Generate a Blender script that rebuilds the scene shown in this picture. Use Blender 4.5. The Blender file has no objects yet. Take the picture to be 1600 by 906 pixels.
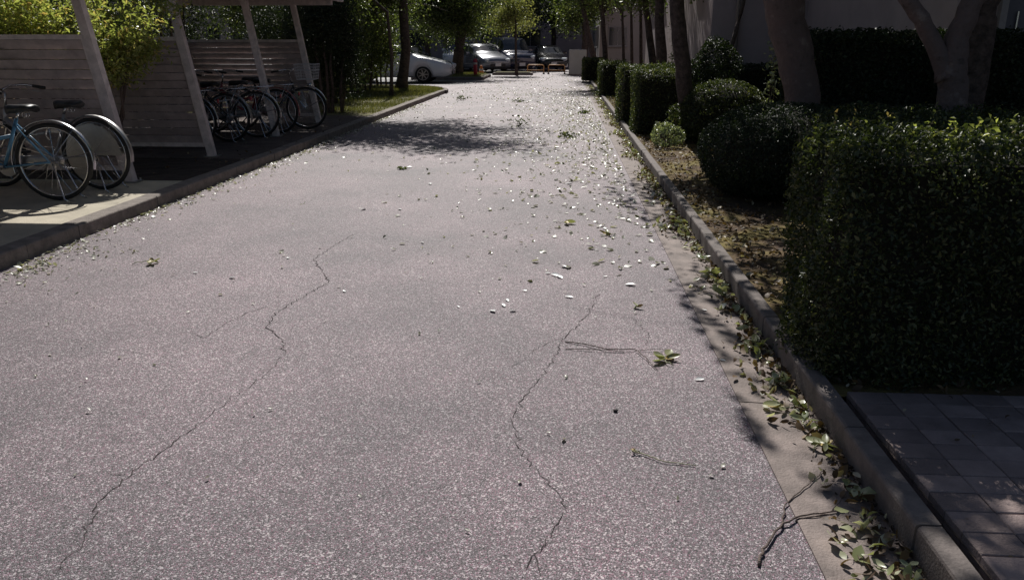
import bpy, math, random
import numpy as np
from mathutils import Vector, Matrix, Euler

random.seed(7); rng = np.random.default_rng(7)
scene = bpy.context.scene
COL = scene.collection
R = math.radians

# ------------------------------------------------------------------ camera
F_PX, CAM_H = 1226.0, 1.4
PITCH, YAW = R(17.2635), R(3.699)
cam_d = bpy.data.cameras.new('camera'); cam = bpy.data.objects.new('camera', cam_d); COL.objects.link(cam)
cam_d.sensor_width = 36; cam_d.lens = F_PX / 1600 * 36
cam_d.clip_start = 0.05; cam_d.clip_end = 600
cam.location = (0, 0, CAM_H)
cam.rotation_euler = (math.pi / 2 - PITCH, 0, YAW)
scene.camera = cam

# ------------------------------------------------------------------ light
SUN_EL, SUN_AZ = R(45), R(-7)          # azimuth from +Y, negative = to the left
w = bpy.data.worlds.new('World'); scene.world = w; w.use_nodes = True
nt = w.node_tree
sky = nt.nodes.new('ShaderNodeTexSky'); sky.sky_type = 'NISHITA'; sky.sun_disc = False
sky.sun_elevation = SUN_EL; sky.sun_rotation = SUN_AZ % (2 * math.pi)
bg = nt.nodes['Background']; bg.inputs['Strength'].default_value = 0.05
nt.links.new(sky.outputs[0], bg.inputs[0])
sd = bpy.data.lights.new('sun', 'SUN'); sd.energy = 5.0; sd.angle = R(0.5); sd.color = (1, 0.965, 0.91)
sun = bpy.data.objects.new('sun', sd); COL.objects.link(sun)
S = Vector((math.sin(SUN_AZ) * math.cos(SUN_EL), math.cos(SUN_AZ) * math.cos(SUN_EL), math.sin(SUN_EL)))
sun.rotation_euler = (-S).to_track_quat('-Z', 'Y').to_euler(); sun.location = S * 50
vs = scene.view_settings
vs.view_transform = 'Standard'; vs.look = 'None'; vs.gamma = 1; vs.use_curve_mapping = False
vs.exposure = -0.2

# ------------------------------------------------------------------ photo pixel -> point of the place
_f = np.array([-math.sin(YAW) * math.cos(PITCH), math.cos(YAW) * math.cos(PITCH), -math.sin(PITCH)])
_r = np.array([math.cos(YAW), math.sin(YAW), 0.0]); _u = np.cross(_r, _f)
def ray(x, y): return _f + _r * (x - 800) / F_PX + _u * (453 - y) / F_PX
def gr(x, y, z=0.0):
    d = ray(x, y); t = (z - CAM_H) / d[2]; return Vector((d[0] * t, d[1] * t, z))
def atY(x, y, Y):
    d = ray(x, y); t = Y / d[1]; return Vector((d[0] * t, Y, CAM_H + d[2] * t))

# ------------------------------------------------------------------ materials
def mat(name, col, rough=0.7, metal=0.0, spec=0.5, noise=0.0, nscale=20.0, bump=0.0, bscale=60.0, cols=None, coat=0.0, emit=None):
    m = bpy.data.materials.new(name); m.use_nodes = True
    n = m.node_tree; b = n.nodes['Principled BSDF']; L = n.links
    b.inputs['Base Color'].default_value = (*col, 1); b.inputs['Roughness'].default_value = rough
    b.inputs['Metallic'].default_value = metal; b.inputs['Specular IOR Level'].default_value = spec
    b.inputs['Coat Weight'].default_value = coat
    tc = n.nodes.new('ShaderNodeTexCoord')
    if noise or cols:
        t = n.nodes.new('ShaderNodeTexNoise'); t.inputs['Scale'].default_value = nscale; t.inputs['Detail'].default_value = 6
        t.inputs['Roughness'].default_value = 0.65
        L.new(tc.outputs['Object'], t.inputs['Vector'])
        r = n.nodes.new('ShaderNodeValToRGB'); r.color_ramp.elements[0].position = 0.3; r.color_ramp.elements[1].position = 0.7
        if cols:
            r.color_ramp.elements[0].color = (*cols[0], 1); r.color_ramp.elements[1].color = (*cols[-1], 1)
            for i, c in enumerate(cols[1:-1]):
                e = r.color_ramp.elements.new(0.3 + 0.4 * (i + 1) / (len(cols) - 1)); e.color = (*c, 1)
        else:
            r.color_ramp.elements[0].color = (*[c * (1 - noise) for c in col], 1)
            r.color_ramp.elements[1].color = (*[min(1, c * (1 + noise)) for c in col], 1)
        L.new(t.outputs['Fac'], r.inputs[0]); L.new(r.outputs[0], b.inputs['Base Color'])
    if bump:
        t2 = n.nodes.new('ShaderNodeTexNoise'); t2.inputs['Scale'].default_value = bscale; t2.inputs['Detail'].default_value = 4
        L.new(tc.outputs['Object'], t2.inputs['Vector'])
        bp = n.nodes.new('ShaderNodeBump'); bp.inputs['Strength'].default_value = bump; bp.inputs['Distance'].default_value = 0.02
        L.new(t2.outputs['Fac'], bp.inputs['Height']); L.new(bp.outputs[0], b.inputs['Normal'])
    return m

def leafmat(name, c0, c1, c2=None, trans=0.35, rough=0.4, tcol=1.6):
    m = bpy.data.materials.new(name); m.use_nodes = True
    n = m.node_tree; b = n.nodes['Principled BSDF']; L = n.links
    g = n.nodes.new('ShaderNodeNewGeometry'); r = n.nodes.new('ShaderNodeValToRGB')
    r.color_ramp.elements[0].color = (*c0, 1); r.color_ramp.elements[1].color = (*c1, 1)
    r.color_ramp.elements[0].position = 0.1
    if c2:
        r.color_ramp.elements[1].position = 0.8
        e = r.color_ramp.elements.new(1.0); e.color = (*c2, 1)
    L.new(g.outputs['Random Per Island'], r.inputs[0]); L.new(r.outputs[0], b.inputs['Base Color'])
    b.inputs['Roughness'].default_value = rough
    t = n.nodes.new('ShaderNodeBsdfTranslucent')
    mx = n.nodes.new('ShaderNodeMixRGB'); mx.blend_type = 'MULTIPLY'; mx.inputs[0].default_value = 1
    mx.inputs[2].default_value = (tcol, tcol * 1.05, tcol * 0.45, 1)
    L.new(r.outputs[0], mx.inputs[1]); L.new(mx.outputs[0], t.inputs['Color'])
    ms = n.nodes.new('ShaderNodeMixShader'); ms.inputs[0].default_value = trans
    L.new(b.outputs[0], ms.inputs[1]); L.new(t.outputs[0], ms.inputs[2])
    L.new(ms.outputs[0], n.nodes['Material Output'].inputs['Surface'])
    return m

def asphalt_mat(name, base=0.16, pink=1.0):
    m = bpy.data.materials.new(name); m.use_nodes = True
    n = m.node_tree; b = n.nodes['Principled BSDF']; L = n.links
    tc = n.nodes.new('ShaderNodeTexCoord')
    v = n.nodes.new('ShaderNodeTexVoronoi'); v.inputs['Scale'].default_value = 300; L.new(tc.outputs['Object'], v.inputs['Vector'])
    v2 = n.nodes.new('ShaderNodeTexVoronoi'); v2.inputs['Scale'].default_value = 175; L.new(tc.outputs['Object'], v2.inputs['Vector'])
    sp = n.nodes.new('ShaderNodeSeparateColor'); L.new(v.outputs['Color'], sp.inputs[0])
    sp2 = n.nodes.new('ShaderNodeSeparateColor'); L.new(v2.outputs['Color'], sp2.inputs[0])
    r = n.nodes.new('ShaderNodeValToRGB'); cr = r.color_ramp
    def c(f, w=0.0): return (base * f * 1.07 + w, base * f * 0.935, base * f * 0.98, 1)
    cr.elements[0].position = 0.0; cr.elements[0].color = c(0.15)
    cr.elements[1].position = 1.0; cr.elements[1].color = c(3.6)
    for p, k in ((0.2, c(0.3)), (0.34, c(0.7)), (0.62, c(.95)), (0.76, (base * 1.7, base * 0.8, base * 1.1, 1)), (0.84, c(1.15)), (0.92, c(2.3))):
        e = cr.elements.new(p); e.color = k
    L.new(sp.outputs[0], r.inputs[0])
    r2 = n.nodes.new('ShaderNodeValToRGB'); r2.color_ramp.elements[0].position = 0.945; r2.color_ramp.elements[1].position = 0.955
    L.new(sp2.outputs[1], r2.inputs[0])
    mx = n.nodes.new('ShaderNodeMixRGB'); L.new(r2.outputs[0], mx.inputs[0]); L.new(r.outputs[0], mx.inputs[1]); mx.inputs[2].default_value = (base * 3.2, base * 2.9, base * 2.85, 1)
    # broad stains
    ns = n.nodes.new('ShaderNodeTexNoise'); ns.inputs['Scale'].default_value = .8; ns.inputs['Detail'].default_value = 7; ns.inputs['Roughness'].default_value = .62
    L.new(tc.outputs['Object'], ns.inputs['Vector'])
    rs = n.nodes.new('ShaderNodeValToRGB'); rs.color_ramp.elements[0].position = .3; rs.color_ramp.elements[0].color = (.60, .62, .64, 1)
    rs.color_ramp.elements[1].position = .7; rs.color_ramp.elements[1].color = (1.28, 1.2, 1.23, 1)
    L.new(ns.outputs['Fac'], rs.inputs[0])
    mm = n.nodes.new('ShaderNodeMixRGB'); mm.blend_type = 'MULTIPLY'; mm.inputs[0].default_value = 1
    L.new(mx.outputs[0], mm.inputs[1]); L.new(rs.outputs[0], mm.inputs[2]); L.new(mm.outputs[0], b.inputs['Base Color'])
    b.inputs['Roughness'].default_value = 0.62; b.inputs['Specular IOR Level'].default_value = 0.5
    bp = n.nodes.new('ShaderNodeBump'); bp.inputs['Strength'].default_value = 0.55; bp.inputs['Distance'].default_value = 0.004
    L.new(v.outputs['Distance'], bp.inputs['Height']); bp.invert = True
    L.new(bp.outputs[0], b.inputs['Normal'])
    return m

M = {}
M['asphalt'] = asphalt_mat('asphalt', 0.19)
M['lot'] = mat('lot_asphalt', (.17, .165, .17), .6, noise=.2, nscale=3, bump=.4, bscale=150)
M['concrete'] = mat('concrete', (.25, .20, .18), .75, noise=.4, nscale=7, bump=.3, bscale=120)
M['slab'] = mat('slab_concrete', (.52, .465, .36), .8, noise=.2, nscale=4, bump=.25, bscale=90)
M['kerb'] = mat('kerb_concrete', (.17, .142, .13), .8, noise=.35, nscale=14, bump=.25, bscale=120)
M['kerbdark'] = mat('shade_darkened_kerb', (.25, .215, .19), .85, noise=.35, nscale=10, bump=.5, bscale=90)  # left kerb, darkened all over to carry the shade on its road face
M['darksoil'] = mat('dark_soil', (.05, .036, .03), .95, noise=.5, nscale=6, bump=.8, bscale=40)  # plain dark soil tone for bed, kerb recess and paver base
M['darkfloor'] = mat('dark_floor', (.11, .085, .075), .9, noise=.5, nscale=3, bump=.5, bscale=50)  # far shelter floor, concrete in a dark soil-like colour
M['soil'] = mat('soil', (.12, .07, .045), .95, cols=[(.045, .03, .02), (.10, .06, .035), (.13, .085, .035), (.22, .17, .05), (.15, .15, .04)], nscale=2.2, bump=.9, bscale=45)
M['earth'] = mat('earth', (.09, .07, .055), .95, noise=.4, nscale=2, bump=.6, bscale=30)
M['turf'] = mat('turf_soil', (.11, .10, .04), .95, cols=[(.06, .06, .02), (.16, .15, .06), (.2, .16, .1)], nscale=4, bump=.6, bscale=30)
M['paver'] = mat('paver', (.27, .205, .19), .75, noise=.3, nscale=6, bump=.35, bscale=120)
M['crack'] = mat('crack_dirt', (.05, .04, .04), .95, noise=.4, nscale=40)
M['shed'] = mat('shed_paint', (.46, .385, .375), .55, noise=.28, nscale=6, bump=.05, bscale=40)
M['shedpost'] = mat('shed_post_paint', (.74, .64, .61), .45, noise=.25, nscale=10, bump=.05, bscale=40)
M['roof'] = mat('roof_sheet', (.20, .16, .155), .5, noise=.15, nscale=5)
M['wall'] = mat('wall_render', (.42, .35, .36), .9, noise=.12, nscale=1.2, bump=.3, bscale=60)
M['wall2'] = mat('wall_render_far', (.36, .32, .31), .9, noise=.1, nscale=.8, bump=.2, bscale=40)
M['trim'] = mat('trim_paint', (.3, .28, .29), .6, noise=.1)
M['glass'] = mat('dark_glass', (.02, .024, .03), .08, spec=.8)
M['door'] = mat('door_paint', (.10, .10, .13), .5, noise=.1, nscale=4)
M['bark'] = mat('bark', (.085, .062, .055), .9, noise=.65, nscale=14, bump=1.0, bscale=38)
M['bark2'] = mat('bark_smooth', (.15, .105, .095), .8, cols=[(.06, .045, .04), (.14, .10, .09), (.15, .105, .095), (.24, .19, .17)], nscale=7, bump=.9, bscale=26)
M['twig'] = mat('twig_bark', (.13, .095, .08), .8, noise=.4, nscale=60, bump=.5, bscale=120)
M['twigpale'] = mat('green_twig', (.30, .30, .16), .6, noise=.2, nscale=60)
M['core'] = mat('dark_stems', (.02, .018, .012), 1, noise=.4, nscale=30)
M['leaf'] = leafmat('tree_leaf', (.04, .06, .02), (.11, .14, .05), (.19, .20, .09), .42, .32, 1.8)
M['leafdark'] = leafmat('dark_leaf', (.012, .022, .010), (.035, .05, .02), (.05, .07, .03), .22, .55)
M['leaflime'] = leafmat('lime_leaf', (.18, .21, .08), (.38, .40, .18), (.46, .32, .18), .55, .35, 1.75)
M['leafhedge'] = leafmat('hedge_leaf', (.028, .04, .016), (.07, .09, .035), (.20, .20, .09), .32, .42)
M['leafpale'] = leafmat('pale_leaf', (.16, .20, .12), (.42, .46, .32), (.5, .5, .4), .3, .3, 1.2)
M['leafmid'] = leafmat('young_tree_leaf', (.12, .13, .06), (.24, .25, .12), (.3, .27, .14), .5, .35, 1.6)
M['grass'] = leafmat('grass_blade', (.09, .10, .035), (.19, .19, .08), (.32, .28, .15), .35, .5, 1.2)
M['litter'] = leafmat('litter_leaf', (.22, .22, .15), (.62, .61, .54), (.85, .83, .78), .25, .35, 1.0)  # whitened so the colour carries the sun sheen of glossy leaves
M['litterdry'] = leafmat('dry_litter', (.06, .035, .02), (.22, .14, .07), (.62, .56, .42), .2, .6, 1.2)
M['dirtcrumb'] = leafmat('leaf_dirt', (.02, .014, .01), (.07, .045, .028), (.16, .11, .07), .1, .8, 1.0)
M['white_leaf'] = mat('glint_white_leaf', (.82, .82, .80), .35, noise=.1, nscale=80)  # near-white colour carries sun gloss and backlight besides pale leaf undersides
M['green_leaf'] = leafmat('picked_leaf', (.16, .18, .08), (.45, .46, .28), (.72, .70, .55), .3, .35, 1.2)
M['gutterleaf'] = leafmat('glint_gutter_leaf', (.25, .28, .12), (.58, .58, .42), (.85, .83, .74), .25, .3, 1.2)  # pale tones carry the sun glint on gutter leaves, with pale undersides
M['yellow_leaf'] = mat('yellowed_leaf', (.52, .38, .12), .5, noise=.25, nscale=60)
M['rubber'] = mat('tyre_rubber', (.02, .02, .02), .75, noise=.2)
M['chrome'] = mat('bright_steel', (.62, .62, .64), .22, metal=1, noise=.08)
M['alu'] = mat('dull_alloy', (.42, .41, .41), .4, metal=1, noise=.1)
M['blackplastic'] = mat('black_plastic', (.018, .018, .02), .45, noise=.1)
M['bike_blue'] = mat('blue_frame_paint', (.10, .26, .42), .25, coat=.6, noise=.05)
M['bike_red'] = mat('red_frame_paint', (.25, .03, .04), .3, coat=.5, noise=.05)
M['bike_silver'] = mat('silver_frame_paint', (.45, .45, .47), .3, metal=.6, noise=.05)
M['bike_black'] = mat('black_frame_paint', (.02, .02, .022), .3, coat=.5, noise=.05)
M['basket'] = mat('pale_basket_wire', (.6, .58, .58), .5, noise=.05)
M['car_white'] = mat('white_car_paint', (.74, .75, .78), .25, coat=1, noise=.02)
M['car_silver'] = mat('silver_car_paint', (.20, .21, .24), .25, metal=.4, coat=1, noise=.02)
M['car_navy'] = mat('navy_car_paint', (.018, .022, .06), .15, coat=1, noise=.05)
M['car_black'] = mat('black_car_paint', (.015, .015, .02), .15, coat=1, noise=.05)
M['lamp'] = mat('headlight_glass', (.7, .75, .8), .1, noise=.05)
M['red'] = mat('red_paint', (.38, .03, .05), .45, noise=.1)
M['orange'] = mat('orange_paint', (.78, .24, .06), .5, noise=.1)
M['amber'] = mat('amber_paint', (.72, .40, .16), .5, noise=.1)
M['cabinet'] = mat('cabinet_paint', (.50, .49, .45), .6, noise=.08, nscale=3)

# ------------------------------------------------------------------ builders
def per_piece(m, amt=.3):     # alike pieces differ a little in tone and each has its own grain
    n = m.node_tree; L = n.links; b = n.nodes['Principled BSDF']; src = b.inputs['Base Color'].links[0].from_socket
    oi = n.nodes.new('ShaderNodeObjectInfo'); mr = n.nodes.new('ShaderNodeMapRange'); mr.inputs['To Min'].default_value = 1 - amt; mr.inputs['To Max'].default_value = 1 + amt
    L.new(oi.outputs['Random'], mr.inputs['Value']); mx = n.nodes.new('ShaderNodeVectorMath'); mx.operation = 'SCALE'
    L.new(src, mx.inputs[0]); L.new(mr.outputs[0], mx.inputs['Scale']); L.new(mx.outputs[0], b.inputs['Base Color'])
    ad = n.nodes.new('ShaderNodeVectorMath'); ad.operation = 'ADD'; tc = [k for k in n.nodes if k.type == 'TEX_COORD'][0]; L.new(tc.outputs['Object'], ad.inputs[0]); mu = n.nodes.new('ShaderNodeMath'); mu.operation = 'MULTIPLY'; mu.inputs[1].default_value = 37; L.new(oi.outputs['Random'], mu.inputs[0]); L.new(mu.outputs[0], ad.inputs[1])
    for k in n.nodes:
        if k.type == 'TEX_NOISE': L.new(ad.outputs[0], k.inputs['Vector'])
per_piece(M['paver'], .28); per_piece(M['shed'], .1); per_piece(M['shedpost'], .08)
class MB:
    def __init__(s): s.v = []; s.f = []
    def add(s, vs, fs):
        o = len(s.v); s.v += [tuple(v) for v in vs]; s.f += [tuple(i + o for i in f) for f in fs]; return s
    def box(s, c, d, rot=None, ch=0.0):
        x, y, z = d[0] / 2, d[1] / 2, d[2] / 2
        if ch <= 0:
            vs = [Vector((a * x, b * y, e * z)) for e in (-1, 1) for b in (-1, 1) for a in (-1, 1)]
            fs = [(0, 2, 3, 1), (4, 5, 7, 6), (0, 1, 5, 4), (2, 6, 7, 3), (0, 4, 6, 2), (1, 3, 7, 5)]
        else:   # chamfered top edge
            vs = [Vector((a * x, b * y, -z)) for b in (-1, 1) for a in (-1, 1)]
            vs += [Vector((a * x, b * y, z - ch)) for b in (-1, 1) for a in (-1, 1)]
            vs += [Vector((a * (x - ch), b * (y - ch), z)) for b in (-1, 1) for a in (-1, 1)]
            fs = [(0, 2, 3, 1), (8, 9, 11, 10)]
            for o in (0, 4):
                fs += [(o, o + 1, o + 5, o + 4), (o + 1, o + 3, o + 7, o + 5), (o + 3, o + 2, o + 6, o + 7), (o + 2, o, o + 4, o + 6)]
        if rot is not None: vs = [rot @ v for v in vs]
        c = Vector(c); return s.add([v + c for v in vs], fs)
    def tube(s, pts, rad, n=8, cap=True):
        pts = [Vector(p) for p in pts]
        if not hasattr(rad, '__len__'): rad = [rad] * len(pts)
        vs = []; ref = Vector((0.13, 0.27, 1)).normalized()
        for i, p in enumerate(pts):
            t = (pts[min(i + 1, len(pts) - 1)] - pts[max(i - 1, 0)])
            t = t.normalized() if t.length > 1e-9 else Vector((0, 0, 1))
            if abs(t.dot(ref)) > .97: ref = Vector((1, 0.1, 0)).normalized()
            a = t.cross(ref).normalized(); b = t.cross(a)
            for k in range(n):
                an = 2 * math.pi * k / n; vs.append(p + (a * math.cos(an) + b * math.sin(an)) * rad[i])
        fs = [(i * n + k, i * n + (k + 1) % n, (i + 1) * n + (k + 1) % n, (i + 1) * n + k) for i in range(len(pts) - 1) for k in range(n)]
        if cap: fs += [tuple(range(n - 1, -1, -1)), tuple(range((len(pts) - 1) * n, len(pts) * n))]
        return s.add(vs, fs)
    def ring(s, c, r, tr, n=32, m=8, a0=0, a1=360, tz=None):      # torus arc in the local XZ plane
        full = abs(a1 - a0) >= 360; steps = n if full else n + 1; vs = []
        tz = tz or tr
        for i in range(steps):
            a = R(a0 + (a1 - a0) * i / n); d = Vector((math.cos(a), 0, math.sin(a)))
            for k in range(m):
                b = 2 * math.pi * k / m
                vs.append(Vector(c) + d * (r + tr * math.cos(b)) + Vector((0, tz * math.sin(b), 0)))
        fs = []
        for i in range(n):
            j = (i + 1) % steps
            for k in range(m): fs.append((i * m + k, i * m + (k + 1) % m, j * m + (k + 1) % m, j * m + k))
        return s.add(vs, fs)
    def disc(s, c, r, t, n=24):       # solid disc, axis along Y
        vs = [Vector(c) + Vector((math.cos(2 * math.pi * k / n) * r, e * t / 2, math.sin(2 * math.pi * k / n) * r)) for e in (-1, 1) for k in range(n)]
        fs = [tuple(range(n)), tuple(range(2 * n - 1, n - 1, -1))] + [(k, (k + 1) % n, n + (k + 1) % n, n + k) for k in range(n)]
        return s.add(vs, fs)
    def build(s, name, m, parent=None, smooth=False):
        me = bpy.data.meshes.new(name); me.from_pydata(s.v, [], s.f); me.validate(); me.update()
        return link(name, me, m, parent, smooth)

def link(name, me, m, parent=None, smooth=False):
    o = bpy.data.objects.new(name, me); COL.objects.link(o)
    if not me.materials and m: me.materials.append(m)
    if smooth: me.shade_smooth()
    if parent: o.parent = parent
    return o
def tag(o, label=None, cat=None, group=None, kind=None):
    if label: o['label'] = label
    if cat: o['category'] = cat
    if group: o['group'] = group
    if kind: o['kind'] = kind
    return o
def empty(name, loc, label, cat, group=None, rz=0):
    o = bpy.data.objects.new(name, None); COL.objects.link(o); o.location = loc; o.rotation_euler = (0, 0, rz)
    o.empty_display_size = .2
    return tag(o, label, cat, group)
def copy_tree(o, parent=None):
    c = o.copy(); COL.objects.link(c); c.parent = parent
    for ch in list(o.children): copy_tree(ch, c)
    return c

# leaves as numpy: rhombi folded along the midrib
def leaf_mesh(name, P, N, size, m, parent=None, aspect=.5, fold=.18, flat=0.0):
    P = np.asarray(P, float); n = len(P)
    N = np.asarray(N, float); N = N / np.maximum(np.linalg.norm(N, axis=1, keepdims=True), 1e-6)
    t = rng.normal(size=(n, 3)); t -= (t * N).sum(1, keepdims=True) * N; t /= np.linalg.norm(t, axis=1, keepdims=True)
    b = np.cross(N, t); sz = (size * (0.45 + 1.1 * rng.random(n)))[:, None] if np.isscalar(size) else (np.asarray(size))[:, None]
    mid = P
    A = mid - t * sz / 2; B = mid + t * sz / 2
    k = t * sz * .05
    L_ = mid - b * sz * aspect / 2 + N * sz * fold - k; R_ = mid + b * sz * aspect / 2 + N * sz * fold - k
    V = np.stack([A, L_, B, R_], 1).reshape(-1, 3)
    o = np.arange(n)[:, None] * 4
    T = np.concatenate([o + np.array([[0, 2, 1]]), o + np.array([[0, 3, 2]])], 1).reshape(-1, 3)
    me = bpy.data.meshes.new(name)
    me.vertices.add(len(V)); me.vertices.foreach_set('co', V.ravel())
    me.loops.add(T.size); me.loops.foreach_set('vertex_index', T.ravel().astype(np.int32))
    me.polygons.add(len(T)); me.polygons.foreach_set('loop_start', np.arange(0, T.size, 3, dtype=np.int32))
    me.update(calc_edges=True)
    return link(name, me, m, parent)

def leaf_mesh8(name, P, N, size, m, parent=None, aspect=.45, curl=.5):
    n = len(P); P = np.asarray(P, float); N = np.asarray(N, float); N = N / np.linalg.norm(N, axis=1, keepdims=True)
    t = rng.normal(size=(n, 3)); t -= (t * N).sum(1, keepdims=True) * N; t /= np.linalg.norm(t, axis=1, keepdims=True)
    b = np.cross(N, t); sz = (size * (.55 + .9 * rng.random(n)))[:, None]; asp = aspect * rng.uniform(.7, 1.3, (n, 1)); cu = rng.normal(size=(n, 1)) * curl; cup = rng.uniform(-.1, .35, (n, 1)); tw = rng.normal(size=(n, 1)) * .35
    def pt(a, w_):
        wv = w_ * asp / 2
        return P + t * sz * a + b * sz * wv + N * sz * (cu * (a * a - .12) + cup * abs(w_) * asp + tw * a * wv)
    V = np.stack([pt(-.5, 0), pt(-.2, -.95), pt(-.2, 0), pt(-.2, .95), pt(.16, -.85), pt(.16, 0), pt(.16, .85), pt(.5, 0)], 1).reshape(-1, 3)
    F = np.array([[0, 2, 1], [0, 3, 2], [1, 2, 5], [1, 5, 4], [2, 3, 6], [2, 6, 5], [4, 5, 7], [5, 6, 7]])
    T = (np.arange(n)[:, None, None] * 8 + F[None]).reshape(-1, 3)
    me = bpy.data.meshes.new(name)
    me.vertices.add(len(V)); me.vertices.foreach_set('co', V.ravel())
    me.loops.add(T.size); me.loops.foreach_set('vertex_index', T.ravel().astype(np.int32))
    me.polygons.add(len(T)); me.polygons.foreach_set('loop_start', np.arange(0, T.size, 3, dtype=np.int32))
    me.update(calc_edges=True); me.shade_smooth()
    return link(name, me, m, parent)

def lumps(P, s, amp, seed):
    r = np.random.default_rng(seed); out = np.zeros(len(P))
    for k in range(5):
        d = r.normal(size=3) * s * (1 + k * .7); ph = r.random() * 6
        out += np.sin(P @ d + ph) / (1 + k * .6)
    return out * amp / 2

def hedge(name, label, box, n, leaf, m, lump=.03, group=None, fill=.1, topm=None):
    x0, x1, y0, y1, z0, z1 = box
    root = empty(name, ((x0 + x1) / 2, (y0 + y1) / 2, z0), label, 'hedge', group)
    W = np.array([x1 - x0, y1 - y0, z1 - z0]); areas = np.array([W[1] * W[2], W[1] * W[2], W[0] * W[2], W[0] * W[2], W[0] * W[1]])
    face = rng.choice(5, n, p=areas / areas.sum()); uvw = rng.random((n, 3))
    nor = np.zeros((n, 3))
    for i, (ax, sg) in enumerate(((0, 0), (0, 1), (1, 0), (1, 1), (2, 1))):
        k = face == i; uvw[k, ax] = sg; nor[k, ax] = 1 if sg else -1
    loc = uvw * W - W / 2 * np.array([1, 1, 0])
    # rounded corners: pull points on edges inwards
    rr = .07
    for a, b_ in ((0, 1), (0, 2), (1, 2)):
        da = (W[a] / 2 - np.abs(loc[:, a])) if a < 2 else (W[2] - loc[:, 2])
        db = (W[b_] / 2 - np.abs(loc[:, b_])) if b_ < 2 else (W[2] - loc[:, 2])
        q = np.clip(rr - da, 0, rr) * np.clip(rr - db, 0, rr) / rr ** 2
        for ax in (a, b_):
            if ax < 2: loc[:, ax] -= np.sign(loc[:, ax]) * q * rr * .3
            else: loc[:, 2] -= q * rr * .3
    loc += nor * lumps(loc, 4, lump, 3 + len(name))[:, None]
    loc -= nor * (rng.exponential(.5, n) * fill - .012)[:, None]
    loc += rng.normal(size=(n, 3)) * .006
    N = nor * .5 + rng.normal(size=(n, 3)) * .6 + np.array([0, 0, .25])
    leaf_mesh('foliage', loc, N, leaf, m, root)
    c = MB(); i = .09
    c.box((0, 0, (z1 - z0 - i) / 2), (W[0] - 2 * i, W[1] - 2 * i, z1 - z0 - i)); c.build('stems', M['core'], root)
    # a few shoots sticking out at the top
    s = MB(); pts = []
    for _ in range(int(n / 420)):
        p = Vector((random.uniform(-W[0] / 2, W[0] / 2) * .95, random.uniform(-W[1] / 2, W[1] / 2) * .95, z1 - z0 - .05))
        q = p + Vector((random.uniform(-.02, .02), random.uniform(-.02, .02), random.uniform(.07, .13)))
        s.tube([p, q], [.0015, .001], 3, False)
        for t in (.6, .8, 1.0): pts.append(p.lerp(q, t))
    if pts:
        P = np.array(pts); tag(leaf_mesh('young_shoots', P + rng.normal(size=P.shape) * .006, rng.normal(size=P.shape) + [0, 0, .5], leaf * 1.1, topm or m, root), kind='stuff')
    return root

def bush(name, label, c, r, n, leaf, m, cat='bush', group=None, lump=.05, stems=True, thick=.25, core=False):
    root = empty(name, (c[0], c[1], c[2]), label, cat, group)
    d = rng.normal(size=(n, 3)); d /= np.linalg.norm(d, axis=1, keepdims=True)
    d = np.sign(d) * np.abs(d) ** .8; d /= np.linalg.norm(d, axis=1, keepdims=True) ** .75
    rad = 1 - rng.exponential(.35, n) * thick
    P = d * rad[:, None] * np.array(r); P += d * lumps(P, 3.2 / max(r), lump, len(label))[:, None]
    P[:, 2] += r[2] * .85; P = P[P[:, 2] > .02]
    N = P - np.array([0, 0, r[2] * .7]); N /= np.linalg.norm(N, axis=1, keepdims=True)
    leaf_mesh('foliage', P, N * .5 + rng.normal(size=P.shape) * .6 + [0, 0, .2], leaf, m, root)
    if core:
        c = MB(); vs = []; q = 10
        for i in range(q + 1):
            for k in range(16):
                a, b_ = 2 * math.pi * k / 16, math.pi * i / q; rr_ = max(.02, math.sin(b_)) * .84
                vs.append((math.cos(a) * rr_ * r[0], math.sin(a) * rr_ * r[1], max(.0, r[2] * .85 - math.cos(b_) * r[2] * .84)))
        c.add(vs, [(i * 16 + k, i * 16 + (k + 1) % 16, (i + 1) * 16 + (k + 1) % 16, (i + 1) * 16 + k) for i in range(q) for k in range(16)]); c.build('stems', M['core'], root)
    elif stems:
        s = MB()
        for i in range(9):
            a = random.random() * 6.28; q = Vector((math.cos(a) * r[0] * .6, math.sin(a) * r[1] * .6, r[2] * random.uniform(.8, 1.2)))
            s.tube([Vector((math.cos(a) * .05, math.sin(a) * .05, 0)), q * .5 + Vector((0, 0, .03)), q], [.014, .01, .005], 5)
        s.build('stems', M['twig'], root)
    return root

def limb_path(a, b, k=6, wob=.12):
    a, b = Vector(a), Vector(b); L_ = (b - a).length; pts = []
    for i in range(k + 1):
        t = i / k; p = a.lerp(b, t); p.z += math.sin(t * math.pi) * L_ * .06
        if 0 < i < k: p += Vector((random.gauss(0, 1), random.gauss(0, 1), random.gauss(0, .6))) * L_ * wob * .25
        pts.append(p)
    return pts

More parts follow.
